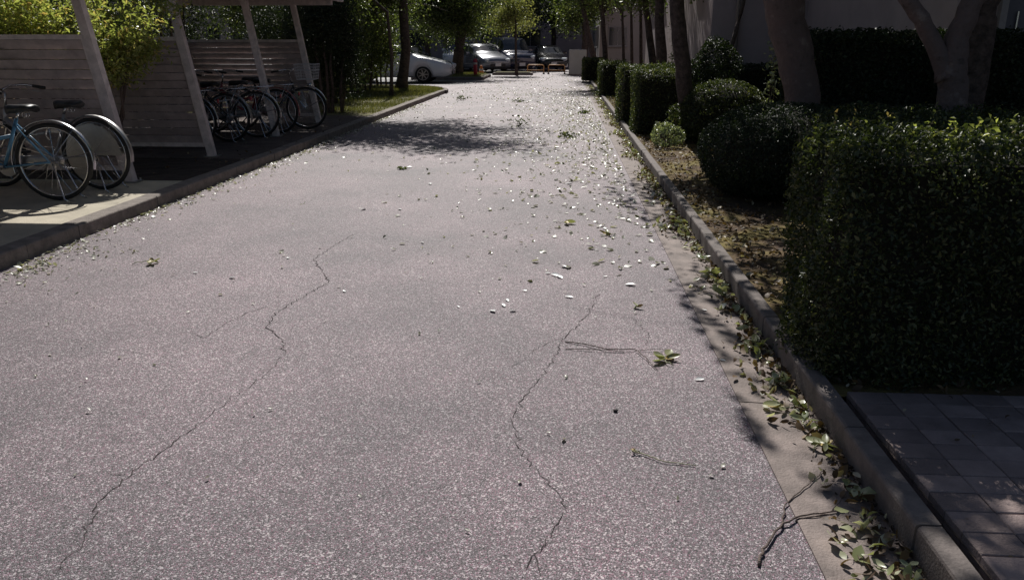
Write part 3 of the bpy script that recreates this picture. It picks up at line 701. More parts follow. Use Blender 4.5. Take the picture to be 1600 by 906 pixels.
# ================================================================== CARS
def car(loc, rz, label, paint, prof, L_=4.3, hw=.86, wheels=(.95, 3.55), wr=.32, ws=(1.45, 2.1), rws=(3.7, 4.2), belt=.95, group='cars in the parking lot', lampz=.68):
    """local: nose at x=0 pointing +x, body runs to -x"""
    root = empty('parked_car', loc, label, 'car', group); root.rotation_euler = (0, 0, rz)
    px = [p[0] for p in prof]; pz = [p[1] for p in prof]
    n = 64; rings = []; xs = [L_ * i / n for i in range(n + 1)]
    for x in xs:
        zt = float(np.interp(x, px, pz)); end = min(1, (min(x, L_ - x) + .02) / .35); tap = .80 + .20 * math.sqrt(max(0, min(1, end)))
        w_ = hw * tap; zb = .22 + (.14 * (1 - end) ** 2); arch = zb
        for xw in wheels:
            if abs(x - xw) < wr + .06: arch = max(arch, wr + math.sqrt((wr + .06) ** 2 - (x - xw) ** 2))
        bl_ = min(belt, zt - .05); cab = max(0, min(1, (zt - belt - .03) / .3)); wt = w_ * (.93 - .15 * cab)
        zm = max(arch + .02, zb + .25)
        zm = min(zm, bl_ - .02)
        rings.append([(0, zb), (w_ * .55, zb), (w_ * .8, zb), (w_ * .97, max(zb + .05, arch)), (w_, zm), (w_ * .985, bl_), (wt, max(bl_ + .01, zt - .06 - .02 * cab)), (wt * .86, zt - .008), (0, zt + .02)])
    body = MB(); wins = {-1: MB(), 1: MB()}; front, rear = MB(), MB(); K = 9
    for sg in (-1, 1):
        for i in range(n):
            x, x2 = xs[i], xs[i + 1]; a, b_ = rings[i], rings[i + 1]; xm = (x + x2) / 2
            for k in range(K - 1):
                tgt = body
                if k == 5 and ws[0] + .25 < xm < rws[1] - .15 and a[6][1] > belt + .12 and b_[6][1] > belt + .12:
                    if min(abs(xm - c) for c in (2.45, 3.35)) > .045: tgt = wins[sg]
                if k >= 6 and ws[0] < xm < ws[1]: tgt = front
                if k >= 6 and rws[0] < xm < rws[1]: tgt = rear
                q = [(-x, sg * a[k][0], a[k][1]), (-x, sg * a[k + 1][0], a[k + 1][1]), (-x2, sg * b_[k + 1][0], b_[k + 1][1]), (-x2, sg * b_[k][0], b_[k][1])]
                tgt.add(q, [(0, 1, 2, 3) if sg < 0 else (3, 2, 1, 0)])
    for e in (0, n):
        rr_ = rings[e]; pts = [(-xs[e], y_, z_) for y_, z_ in rr_] + [(-xs[e], -y_, z_) for y_, z_ in reversed(rr_[1:-1])]
        body.add(pts, [tuple(range(len(pts)))])
    def merge(mb, nm, m, par):
        o = mb.build(nm, m, par); bm_ = __import__('bmesh').new(); bm_.from_mesh(o.data)
        __import__('bmesh').ops.remove_doubles(bm_, verts=bm_.verts, dist=1e-4); __import__('bmesh').ops.recalc_face_normals(bm_, faces=bm_.faces); bm_.to_mesh(o.data); bm_.free(); o.data.shade_smooth(); return o
    merge(body, 'body', M[paint], root); merge(wins[-1], 'side_window', M['glass'], root); merge(wins[1], 'side_window', M['glass'], root); merge(front, 'windscreen', M['glass'], root); merge(rear, 'rear_window', M['glass'], root)
    u = MB(); u.box((-L_ / 2, 0, .34), (L_ - .5, hw * 1.55, .26)); u.build('underbody', M['blackplastic'], root)
    for xw in wheels:
        for sg in (-1, 1):
            t = MB(); t.ring((-xw, sg * (hw - .12), wr), wr - .085, .085, 28, 8, tz=.095); t_ = t.build('wheel', M['rubber'], root, True)
            q = MB(); c = Vector((-xw, sg * (hw - .045), wr)); q.ring(c, wr - .115, .018, 24, 6); q.disc(c, .06, .03, 12)
            for k in range(7):
                a = 2 * PI * k / 7; q.box(c + Vector((math.cos(a) * .115, -sg * .005, math.sin(a) * .115)), (.15, .02, .038), Matrix.Rotation(-a, 3, 'Y'))
            q.build('rim', M['alu'], t_)
            q = MB(); q.disc((-xw, sg * (hw - .1), wr), wr - .1, .05, 20); q.build('brake_disc', M['blackplastic'], t_)
    for sg in (-1, 1):
        q = MB(); q.box((-.14, sg * hw * .69, lampz), (.26, .30, .13), Matrix.Rotation(-sg * R(28), 3, 'Z') @ Matrix.Rotation(R(14), 3, 'Y'), ch=.03); q.build('headlight', M['lamp'], root)
        q = MB(); q.box((-L_ + .03, sg * hw * .72, .85), (.1, .2, .3), ch=.02); q.build('tail_light', M['red'], root)
        q = MB(); q.box((-ws[1] + .12, sg * (hw + .09), belt + .07), (.12, .2, .13), ch=.03); q.build('wing_mirror', M[paint], root)
    q = MB(); q.box((.0, 0, .40), (.06, hw * 1.0, .14), ch=.02); q.build('grille', M['blackplastic'], root)
    q = MB(); q.box((.035, 0, .44), (.012, .33, .165)); q.build('number_plate', M['car_white'], root)
    return root
hatch = [(0, .58), (.06, .70), (.25, .82), (.7, .93), (1.25, 1.04), (1.5, 1.12), (2.0, 1.38), (2.5, 1.5), (3.2, 1.49), (3.9, 1.33), (4.2, 1.1), (4.3, .8)]
van = [(0, .72), (.06, .86), (.3, 1.0), (.8, 1.1), (1.0, 1.15), (1.35, 1.5), (1.7, 1.78), (2.2, 1.86), (4.0, 1.86), (4.35, 1.75), (4.5, 1.2), (4.6, .9)]
sedan = [(0, .55), (.08, .68), (.4, .78), (1.1, .9), (1.35, .97), (1.95, 1.32), (2.5, 1.42), (3.1, 1.4), (3.7, 1.1), (4.3, 1.04), (4.45, .9)]
car((-4.45, 32.35, 0), 0, 'white hatchback with its nose sticking out from behind the left trees', 'car_white', hatch, wheels=(1.08, 3.6), wr=.33)
car((-3.55, 43.4, 0), R(-62), 'silver hatchback left of the navy van at the road end', 'car_silver', hatch)
car((-2.3, 44.2, 0), R(-70), 'tall navy van behind the thin lime green tree', 'car_navy', van, L_=4.6, ws=(1.0, 1.7), rws=(4.1, 4.5), belt=1.12, lampz=.82)
car((-.6, 46.0, 0), R(-80), 'low black saloon behind the two amber barriers', 'car_black', sedan, L_=4.45, ws=(1.35, 2.0), rws=(3.2, 3.7))
car((-7.9, 33.6, 0), R(-5), 'silver car glimpsed through the leaves behind the white hatchback', 'car_silver', hatch)
car((-9.2, 22.4, .0), R(-88), 'white car glinting above the back of the far shelter', 'car_white', hatch)
car((-11.6, 22.8, .0), R(-92), 'silver car glinting behind the photinia bush', 'car_silver', sedan, L_=4.45, ws=(1.35, 2.0), rws=(3.2, 3.7))
car((-9.0, 44.5, 0), R(-90), 'black saloon far back on the left of the lot', 'car_black', sedan, L_=4.45, ws=(1.35, 2.0), rws=(3.2, 3.7))
car((-6.2, 46.5, 0), R(-90), 'white van far back on the left of the lot', 'car_white', van, L_=4.6, ws=(1.0, 1.7), rws=(4.1, 4.5), belt=1.12, lampz=.82)

# ================================================================== STREET FURNITURE
def barrier(x, y, label):
    root = empty('barrier', (x, y, 0), label, 'barrier', 'amber pipe barriers at the road end')
    q = MB(); q.tube([(-.42, 0, 0), (-.42, 0, .40), (-.36, 0, .46), (.36, 0, .46), (.42, 0, .40), (.42, 0, 0)], .028, 8); q.build('hoop', M['amber'], root, True)
    q = MB(); q.tube([(-.42, 0, .2), (.42, 0, .2)], .02, 8); q.build('cross_rail', M['amber'], root, True)
    for s in (-1, 1):
        q = MB(); q.box((s * .42, 0, .03), (.1, .34, .06), ch=.01); q.build('foot', M['blackplastic'], root)
barrier(-1.5, 42.2, 'left one of the two amber hoop barriers in front of the black saloon')
barrier(-.42, 42.2, 'right one of the two amber hoop barriers, nearer the grey cabinet')
g = gr(902, 118); r_ = empty('utility_cabinet', (g.x, g.y, 0), 'pale grey utility cabinet standing left of the farthest hedge', 'cabinet')
q = MB(); q.box((0, 0, .64), (.86, .45, 1.16), ch=.02); q.build('cabinet_body', M['cabinet'], r_)
q = MB(); q.box((0, 0, .03), (.92, .5, .06)); q.build('cabinet_base', M['concrete'], r_)
q = MB()
for s in (-1, 1): q.box((s * .205, -.232, .63), (.395, .015, 1.05))
q.build('cabinet_door', M['cabinet'], r_)
g = gr(743, 124); r_ = empty('bollard', (g.x, g.y, 0), 'dark red bollard on the island right of the thick tree trunk', 'bollard')
q = MB(); q.tube([(0, 0, 0), (0, 0, .78), (0, 0, .84), (0, 0, .87)], [.085, .085, .07, .01], 12); q.build('shaft', M['red'], r_, True)
q = MB(); q.tube([(0, 0, .62), (0, 0, .70)], .089, 12); q.build('reflective_band', M['cabinet'], r_, True)
g = gr(752, 119); r_ = empty('traffic_cone', (g.x, g.y, 0), 'squat orange traffic cone beside the dark red bollard', 'traffic cone')
q = MB(); q.tube([(0, 0, .03), (0, 0, .48), (0, 0, .5)], [.16, .05, .03], 14); q.build('cone', M['orange'], r_, True)
q = MB(); q.tube([(0, 0, .24), (0, 0, .34)], [.115, .09], 14); q.build('reflective_band', M['cabinet'], r_, True)
q = MB(); q.box((0, 0, .015), (.4, .4, .03), ch=.008); q.build('foot', M['blackplastic'], r_)

# grassed islands in the lot
def island(x0, x1, y0, y1):
    b = MB(); b.box(((x0 + x1) / 2, (y0 + y1) / 2, .04), (x1 - x0, y1 - y0, .16), ch=.03); o = tag(b.build('traffic_island', M['kerb']), kind='structure')
    t = MB(); t.box(((x0 + x1) / 2, (y0 + y1) / 2, .105), (x1 - x0 - .24, y1 - y0 - .24, .09), ch=.03); t.build('turf', M['turf'], o)
island(-6.6, -3.5, 34.6, 38.6); island(-3.6, -1.6, 40.4, 41.6)

# ================================================================== HEDGES AND BUSHES
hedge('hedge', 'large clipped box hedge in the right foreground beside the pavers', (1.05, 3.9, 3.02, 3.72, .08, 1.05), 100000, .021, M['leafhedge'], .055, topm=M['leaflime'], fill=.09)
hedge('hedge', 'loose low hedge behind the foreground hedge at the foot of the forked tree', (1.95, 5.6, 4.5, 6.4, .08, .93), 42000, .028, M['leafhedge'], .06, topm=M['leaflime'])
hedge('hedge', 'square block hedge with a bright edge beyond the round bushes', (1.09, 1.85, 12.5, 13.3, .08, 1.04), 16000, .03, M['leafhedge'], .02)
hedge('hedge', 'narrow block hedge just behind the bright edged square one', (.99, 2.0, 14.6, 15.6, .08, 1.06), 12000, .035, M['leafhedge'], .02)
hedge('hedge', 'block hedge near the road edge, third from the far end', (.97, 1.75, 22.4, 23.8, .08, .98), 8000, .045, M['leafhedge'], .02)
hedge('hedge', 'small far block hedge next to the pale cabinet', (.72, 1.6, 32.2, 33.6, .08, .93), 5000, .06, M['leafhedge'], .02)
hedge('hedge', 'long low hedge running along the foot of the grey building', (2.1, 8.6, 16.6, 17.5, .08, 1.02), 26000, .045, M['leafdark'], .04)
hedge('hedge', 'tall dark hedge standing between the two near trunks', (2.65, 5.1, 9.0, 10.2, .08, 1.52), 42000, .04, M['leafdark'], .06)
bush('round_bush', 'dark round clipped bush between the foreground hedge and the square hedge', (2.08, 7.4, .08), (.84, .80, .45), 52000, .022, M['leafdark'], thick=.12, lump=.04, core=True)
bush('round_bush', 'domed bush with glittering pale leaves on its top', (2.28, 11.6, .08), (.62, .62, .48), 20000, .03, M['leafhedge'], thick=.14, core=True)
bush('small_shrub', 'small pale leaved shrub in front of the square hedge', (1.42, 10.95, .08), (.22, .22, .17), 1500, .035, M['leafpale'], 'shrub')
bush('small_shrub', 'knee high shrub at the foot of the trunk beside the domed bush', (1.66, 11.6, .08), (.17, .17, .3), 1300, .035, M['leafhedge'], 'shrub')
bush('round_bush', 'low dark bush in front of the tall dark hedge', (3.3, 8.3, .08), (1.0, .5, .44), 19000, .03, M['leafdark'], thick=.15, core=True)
# slender glossy shrub that sparkles in front of the wall
def slender(loc, h, label, n=260, m='leafpale'):
    root = empty('slender_shrub', loc, label, 'shrub'); s = MB(); P = []
    for k in range(4):
        q = [Vector((random.gauss(0, .02), random.gauss(0, .02), h * i / 6)) + Vector((math.sin(k * 1.6) * .05 * i / 6, math.cos(k * 1.6) * .05 * i / 6, 0)) for i in range(7)]
        s.tube(q, [.007, .006, .006, .005, .004, .003, .002], 5); P += q[1:]
    s.build('stems', M['twig'], root); P = np.array([tuple(p) for p in P]); P = P[rng.integers(0, len(P), n)] + rng.normal(size=(n, 3)) * [.05, .05, .08]
    leaf_mesh('foliage', P, rng.normal(size=(n, 3)) + [0, 0, .6], .055, M[m], root)
slender((2.62, 10.4, .08), 1.28, 'slender upright shrub sparkling just left of the thick near trunk')
slender((2.75, 21.0, .08), 2.1, 'slender sunlit shrub between the trunks at the corner of the grey building', 420)

# photinia between the shelters
ph = empty('photinia_bush', (-4.98, 8.45, .1), 'sunlit lime green bush rising between the two bicycle shelters', 'bush')
s = MB(); P = []
for k in range(16):
    a = random.random() * 6.28; sx = random.uniform(-1.9, .55); sy = random.uniform(-.45, .45)
    e = Vector((sx, sy, random.uniform(1.35, 2.0))); path = limb_path((random.gauss(0, .04), random.gauss(0, .04), 0), e, 7, .1)
    s.tube(path, [.018 * (1 - .75 * i / 7) for i in range(8)], 6, False); P += path[4:]
    for j in range(7):
        q = path[random.randint(4, 7)]; e2 = q + Vector((random.gauss(0, .22), random.gauss(0, .14), random.uniform(.05, .34))); s.tube([q, q.lerp(e2, .5) + Vector((0, 0, .02)), e2], [.004, .003, .002], 4, False)
        P += [q.lerp(e2, t) for t in (.4, .6, .8, .9, 1.0)]
s.build('stems', M['twig'], ph)
P = np.array([tuple(p) for p in P]); P = P[P[:, 2] > .95]; P = P[rng.integers(0, len(P), 26000)] + rng.normal(size=(26000, 3)) * [.1, .09, .07]
P = P[(P[:, 2] < 2.3)]; P = P[(P[:, 1] > -.72) & (P[:, 1] < .62)]
leaf_mesh('foliage', P, rng.normal(size=P.shape) * .8 + [0, -.2, .5], .05, M['leaflime'], ph, aspect=.42)
# dark shrub mass beyond the far shelter
def shrub_mass(loc, r, n, label, m='leafdark', leaf=.05, nst=9, spread=.5, z0=.75):
    root = empty('dense_shrub', loc, label, 'shrub', 'dark shrubs beyond the far shelter'); s = MB()
    for k in range(nst):
        a = random.random() * 6.28; bx, by = math.cos(a) * r[0] * spread, math.sin(a) * r[1] * spread
        s.tube(limb_path((bx * .7, by * .7, 0), (bx * 1.3, by * 1.3, r[2] * 1.6), 5, .08), [.035, .03, .026, .02, .012, .006], 7)
    s.build('stems', M['bark'], root)
    cs = []
    for k in range(34):
        d = Vector((random.gauss(0, 1), random.gauss(0, 1), random.gauss(0, 1))).normalized() * random.uniform(.45, .95)
        cs.append((d.x * r[0], d.y * r[1], z0 + r[2] + d.z * r[2]))
    cs = np.array(cs); P = cs[rng.integers(0, len(cs), n)] + rng.normal(size=(n, 3)) * np.array(r) * .22; P = P[P[:, 2] > .25]
    leaf_mesh('foliage', P, rng.normal(size=P.shape) * .7 + [0, 0, .4], leaf, M[m], root)
shrub_mass((-4.85, 16.4, .09), (.72, .8, 1.25), 26000, 'dense dark shrub on thin stems right of the basket bicycle', z0=.3)
shrub_mass((-5.9, 17.8, .09), (1.0, .9, 1.4), 20000, 'dense dark shrub standing deeper behind the far shelter', z0=.3)
shrub_mass((-7.6, 14.6, .09), (1.3, 1.2, 1.6), 20000, 'wide dark shrub behind the back boards of the far shelter', z0=.3)
shrub_mass((-7.9, 11.6, .09), (1.0, 1.7, 1.0), 18000, 'dark shrub above the back boards of the far shelter', z0=.35)
shrub_mass((-9.3, 9.2, .09), (1.4, 1.5, 1.2), 18000, 'dark shrub behind the sunlit lime green bush', z0=.3)

shrub_mass((-6.0, 22.6, .09), (.6, .8, 1.2), 12000, 'leafy shrub between the dark shrubs and the slim leafy tree', 'leaf', .06, z0=.3)
shrub_mass((-6.35, 27.4, .09), (.8, .6, 1.1), 13000, 'leafy shrub hiding the tail of the white hatchback', 'leaf', .065, z0=.25)
shrub_mass((-6.15, 24.3, .09), (.7, .7, 1.15), 15000, 'leafy shrub at the edge of the verge left of the straight dark trunk', 'leaf', .06, z0=.3)
shrub_mass((-7.3, 22.6, .09), (.9, .8, 1.3), 15000, 'dark shrub between the slim leafy tree and the verge back', 'leafdark', .06, z0=.25)
shrub_mass((-7.9, 27.0, .09), (1.1, .8, 1.2), 11000, 'broad leafy shrub in front of the hidden silver car', 'leafdark', .07, z0=.25)
# ================================================================== TREES
def up(pts, Y, r):   # trunk through pixels at a depth
    return [atY(x, y, Y) for x, y in pts], r
def on(p, z=.08): p = Vector(p); p.z = z; return p
# right, near
b0 = on(atY(1262, 190, 8.5))
tree('near_tree', 'thick grey trunk leaning left just behind the foreground hedge', [([b0, atY(1252, 150, 8.5), atY(1237, 60, 8.5), atY(1221, -10, 8.5), (2.2, 8.2, 2.9)], [.19, .175, .185, .195, .14]), ([atY(1222, 0, 8.5), (2.0, 8.0, 2.8), (1.6, 7.7, 3.4)], [.08, .07, .04])],
     (1.8, 7.3, 4.3), (1.95, 2.6, 1.15), 56000, .075, M['leaf'], 'bark2', 20, group='trees on the right side')
b0 = on(atY(1489, 180, 6.4)); fk = atY(1487, 112, 6.4)
tree('near_tree', 'forked pinkish trunk rising behind the right end of the foreground hedge', [([b0, atY(1489, 140, 6.4), fk, atY(1497, 60, 6.4), atY(1520, 0, 6.4), (4.0, 6.6, 3.0)], [.12, .108, .105, .085, .075, .05]), ([atY(1482, 120, 6.4), atY(1462, 75, 6.4), atY(1440, 30, 6.4), atY(1412, -5, 6.4), (2.7, 6.8, 2.8)], [.08, .065, .06, .055, .04])],
     (3.6, 8.0, 4.5), (2.3, 2.6, 1.3), 34000, .075, M['leaf'], 'bark2', 20, group='trees on the right side')
tree('near_tree', 'dark straight trunk right behind the forked pinkish one', [([on(atY(1518, 150, 8.6)), atY(1520, 120, 8.6), atY(1540, 0, 8.6), (5.2, 8.8, 3.4)], [.15, .14, .13, .08])],
     (5.6, 10.4, 4.8), (1.7, 1.7, 1.4), 9000, .08, M['leaf'], 'bark', 14, group='trees on the right side')
b0 = gr(1078, 215, .08)
tree('near_tree', 'slim dark trunk standing at the left end of the domed bush', [([b0, atY(1072, 150, 11.75), atY(1062, 60, 11.75), atY(1056, -5, 11.75), (1.6, 11.8, 3.0)], [.12, .115, .11, .10, .07])],
     (1.85, 12.0, 4.3), (2.0, 1.7, 1.1), 22000, .08, M['leaf'], 'bark', 18, group='trees on the right side')
# small dark tree by the wall corner
bush('dark_shrub', 'dark bushy evergreen between the slim trunk and the wall corner', (2.75, 15.2, .08), (.42, .42, .8), 7000, .05, M['leafdark'], 'shrub', lump=.12)
tree('thin_tree', 'thin crooked tree with bright leaves against the wall corner', [([(3.1, 16.2, .08), (3.15, 16.2, 1.0), (3.35, 16.2, 2.0), (3.6, 16.3, 3.2)], [.05, .045, .04, .025])], (3.2, 16.2, 3.2), (.9, .8, 1.2), 3500, .07, M['leaf'], 'bark', 10, .2, group='trees on the right side')
# right, middle: several stems with sun on the leaves
for i, (px, Y, top, lab, cr, n) in enumerate([
        (1038, 20.5, 1030, 'straight dark trunk just left of the slim near trunk', (1.9, 20.8, 4.0), 7000),
        (1028, 23.5, 1008, 'trunk leaning left above the square block hedge', (1.7, 23.6, 4.0), 7000),
        (1003, 26, 1001, 'thin trunk in front of the pale building, middle of three', (1.8, 26, 4.2), 5000),
        (989, 28, 986, 'thin trunk in front of the pale building, left of three', (1.6, 28.5, 4.2), 5000),
        (976, 30, 972, 'thin trunk rising above the far block hedges', (1.5, 30, 4.4), 5000),
        (948, 34, 940, 'straight trunk behind the farthest hedge', (1.2, 34, 4.8), 7000),
        (934, 36, 908, 'thick trunk leaning left over the road end', (.4, 36, 4.4), 9000)]):
    r0 = .15 if i in (0, 6) else (.12 if i in (1, 5) else .06)
    b0 = on(atY(px, 110, Y)); t0 = atY(top, 0, Y)
    d = t0 - b0; tp = b0 + d * (3.0 / max(d.z, .1)) if d.z < 3.0 else t0
    tree('roadside_tree', lab, [([b0, b0.lerp(tp, .5), tp], [r0, r0 * .85, r0 * .6])], (cr[0] + .5 if i not in (3, 4) else .45 - .25 * (i - 3), cr[1], cr[2]), (1.5, 1.7, 1.7) if i not in (3, 4) else (1.25, .55, .5), n, .085, M['leaf'], 'bark', 12, .3, group='trees on the right side', seed=20 + i)
# left trees
b0 = on(atY(628, 150, 25.5), .09)
tree('roadside_tree', 'straight dark trunk in front of the white hatchback', [([b0, atY(634, 80, 25.5), atY(630, 0, 25.5), (-5.6, 25.6, 4.2)], [.17, .15, .14, .08])], (-6.0, 25.4, 3.3), (1.6, 1.8, 2.2), 19000, .09, M['leaf'], 'bark', 18, .33, group='trees on the left side', seed=31)
b0 = on(atY(612, 160, 21.5), .09)
tree('roadside_tree', 'slim tree with low leafy branches right of the dark shrubs', [([b0, atY(612, 90, 21.5), atY(605, 20, 21.5), (-6.0, 21.5, 3.4)], [.05, .045, .04, .03])], (-6.2, 21.2, 2.7), (1.0, 1.2, 1.9), 7000, .08, M['leaf'], 'bark', 16, .26, group='trees on the left side', seed=32)
# the big tree that shades the road
tree('road_shading_tree', 'tall tree at the left kerb whose branches reach over the road', [([(-5.65, 18.9, .09), (-5.5, 18.9, 1.6), (-5.0, 18.7, 3.0), (-3.8, 18.3, 4.4)], [.2, .17, .15, .1]), ([(-5.2, 18.8, 2.6), (-5.6, 18.8, 3.8), (-6.0, 19, 4.8)], [.12, .1, .06])], (-2.85, 17.6, 4.6), (2.35, 3.1, .95), 30000, .085, M['leaf'], 'bark', 30, .28, group='trees on the left side', seed=33)
b0 = on(gr(713, 121), .1)
tree('island_tree', 'broad leafed tree with a thick trunk on the grass island', [([b0, atY(717, 80, 37), atY(722, 40, 37), (-4.6, 37, 3.6)], [.27, .24, .2, .12])], (-5.3, 36.9, 3.3), (3.3, 2.4, 2.2), 34000, .1, M['leaf'], 'bark', 26, .36, group='trees on the left side', seed=34)
b0 = on(gr(807, 118), .05)
tree('island_tree', 'young lime green tree in front of the navy van', [([b0, atY(806, 80, b0.y), atY(806, 40, b0.y), atY(804, 10, b0.y)], [.07, .06, .05, .03])], tuple(atY(800, 28, b0.y)), (1.15, 1.1, 1.15), 5000, .1, M['leafmid'], 'bark', 14, .22, group='trees on the left side', seed=35)
for i, (x, y, h, r, lab) in enumerate([(-11.5, 30.5, 4.0, 2.2, 'leafy tree left of the driveway behind the white hatchback'), (-13, 41, 4.4, 2.6, 'dark tree at the left side of the parking lot'), (-8.6, 50.5, 4.6, 2.6, 'leafy tree behind the parked cars, left of centre'),
                                       (-3.2, 52, 4.8, 2.6, 'leafy tree behind the navy van'), (1.0, 44.6, 4.6, 1.8, 'dark tree behind the pale cabinet'), (-6.4, 57, 5.4, 2.8, 'far tree in front of the dim apartment block'), (-16.5, 52, 5, 3, 'far tree at the left end of the lot'), (-.9, 58, 5.6, 2.8, 'far tree closing the road axis'),
                                       (-13.5, 20, 4, 2.4, 'tree behind the white car left of the shelters'), (-14, 12.5, 4, 2.4, 'tree beyond the planting bed left of the shelters')]):
    tree('background_tree', lab, [([(x, y, 0), (x + .1, y, h * .35), (x - .1, y, h * .75)], [.2, .17, .1])], (x, y, h), (r, r, h * .62), 11000, .13, M['leaf'] if i % 2 == 0 else M['leafdark'], 'bark', 20, .45, group='background trees', seed=50 + i)

# ================================================================== GRASS AND LITTER
def grass(name, x0, x1, y0, y1, n, z, h=.06, mask=None):
    P = np.stack([rng.uniform(x0, x1, n), rng.uniform(y0, y1, n), np.full(n, z)], 1)
    if mask is not None: P = P[mask(P)]
    dens = lumps(P, 1.6, 1, 9); P = P[dens + rng.normal(size=len(P)) * .35 > -.35]; n = len(P)
    a = rng.uniform(0, 6.28, n); hh = h * rng.uniform(.5, 1.5, n); w_ = .004 + .004 * rng.random(n)
    d = np.stack([np.cos(a), np.sin(a), np.zeros(n)], 1); ln = rng.normal(size=(n, 3)) * [1, 1, 0] * hh[:, None] * .45
    V = np.stack([P - d * w_[:, None], P + d * w_[:, None], P + ln + np.stack([np.zeros(n), np.zeros(n), hh], 1)], 1).reshape(-1, 3)
    me = bpy.data.meshes.new(name); T = np.arange(3 * n, dtype=np.int32)
    me.vertices.add(3 * n); me.vertices.foreach_set('co', V.ravel()); me.loops.add(3 * n); me.loops.foreach_set('vertex_index', T)
    me.polygons.add(n); me.polygons.foreach_set('loop_start', np.arange(0, 3 * n, 3, dtype=np.int32)); me.update(calc_edges=True)
    return tag(link(name, me, M['grass']), kind='stuff')
tag(grass('grass', -8.0, -3.83, 15.9, 27.6, 60000, .088, .055, lambda P: (P[:, 0] < -3.83) & ((P[:, 1] < 24.6) | (((P[:, 0] + 6.6) / 2.85) ** 2 + ((P[:, 1] - 24.6) / 3.5) ** 2 < 1) | (P[:, 0] < -6.6))), 'short sunlit grass on the verge left of the road', 'grass')
tag(grass('grass', -6.4, -3.7, 34.8, 38.4, 14000, .15, .07), 'grass on the island under the thick trunk', 'grass')
tag(grass('grass', 1.13, 1.9, 13.6, 40, 9000, .078, .05), 'thin grass in the bed beyond the square hedge', 'grass')

def scatter(name, label, P, size, m, tilt=.5, aspect=.5, z=.006):
    P = np.asarray(P, float); n = len(P); N = rng.normal(size=(n, 3)) * tilt + [0, 0, 1]
    P = P.copy(); P[:, 2] += z + np.abs(rng.normal(size=n)) * .004
    return tag(leaf_mesh8(name, P, N, size, m, aspect=aspect), label, 'leaf litter', kind='stuff')
def pts(n, fx, fy, z=0.0):
    x, y = fx(n), fy(n); return np.stack([x, y, np.full(n, z)], 1)
U = lambda a, b_: (lambda n: rng.uniform(a, b_, n))
# pale bits over the road, thick towards the far right
n = 3600; y = 4.5 + rng.beta(1.6, 1.5, n) * 24; x = .7 - rng.exponential(.75, n) * (.5 + y / 20); k = (x > -3.6) & (x < .72)
P1 = np.stack([x[k], y[k], np.zeros(k.sum())], 1)
scatter('leaf_litter', 'pale fallen leaves strewn over the far right half of the road', P1, .05, M['litter'], .3)
scatter('leaf_litter', 'sparse small leaf scraps scattered over the whole road', pts(420, U(-3.4, .7), lambda n: 1.8 + rng.beta(1.2, 1.6, n) * 18), .02, M['litter'], .2)
yk = lambda n: rng.uniform(3.5, 24, n)
scatter('leaf_litter', 'leaves blown against the left kerb', pts(1300, lambda n: -3.63 + rng.exponential(.09, n), lambda n: rng.uniform(4.5, 20, n)), .036, M['litter'], .3)
scatter('leaf_litter', 'pale leaf crumbs in front of the left kerb near the viewer', pts(150, lambda n: -3.55 + rng.exponential(.16, n), lambda n: rng.normal(4.75, .35, n)), .03, M['litter'], .5)
n = 5200; y = rng.uniform(1.2, 30, n); clump = (lumps(np.stack([y * 0, y, y * 0], 1), 3.2, 1, 11) + .9) ; x = 1.01 - np.abs(rng.normal(size=n)) * np.clip(.03 + .045 * clump, .012, .12); k = rng.random(n) < np.clip(.25 + clump * .5, .1, 1)
scatter('leaf_litter', 'green and brown leaf litter lying along the right gutter', np.stack([x[k], y[k], rng.random(k.sum()) * .02 * np.clip(clump[k], 0, 1)], 1), .038, M['litterdry'], .9)
k = rng.random(n) < np.clip(clump * .32, .03, .7)
scatter('leaf_litter', 'fresh pale leaves caught in the right gutter', np.stack([x[k] - .008, y[k], rng.random(k.sum()) * .03 * np.clip(clump[k], 0, 1)], 1), .046, M['gutterleaf'], .7)
scatter('leaf_litter', 'dark crumbled leaf dirt packed along the foot of the right kerb', pts(5200, lambda n: 1.018 - rng.exponential(.028, n), lambda n: rng.uniform(1.3, 20, n), .002), .014, M['dirtcrumb'], .8)
scatter('leaf_litter', 'brown and yellow leaf litter on the soil of the right bed', pts(6000, lambda n: 1.12 + rng.exponential(.5, n), lambda n: rng.uniform(2.95, 22, n), .09), .035, M['litterdry'], .6)
scatter('leaf_litter', 'a few dry leaves on the pavers', pts(110, U(1.14, 2.9), U(.8, 2.9), .105), .018, M['litterdry'], .4)
scatter('leaf_litter', 'dry leaves on the floor between the shelters', pts(260, U(-6.5, -3.7), U(7.9, 16), .102), .035, M['litterdry'], .5)
scatter('leaf_litter', 'leaves lying on the far end of the road and driveway', pts(700, U(-3.6, 1.0), U(22, 42)), .05, M['litter'], .6)

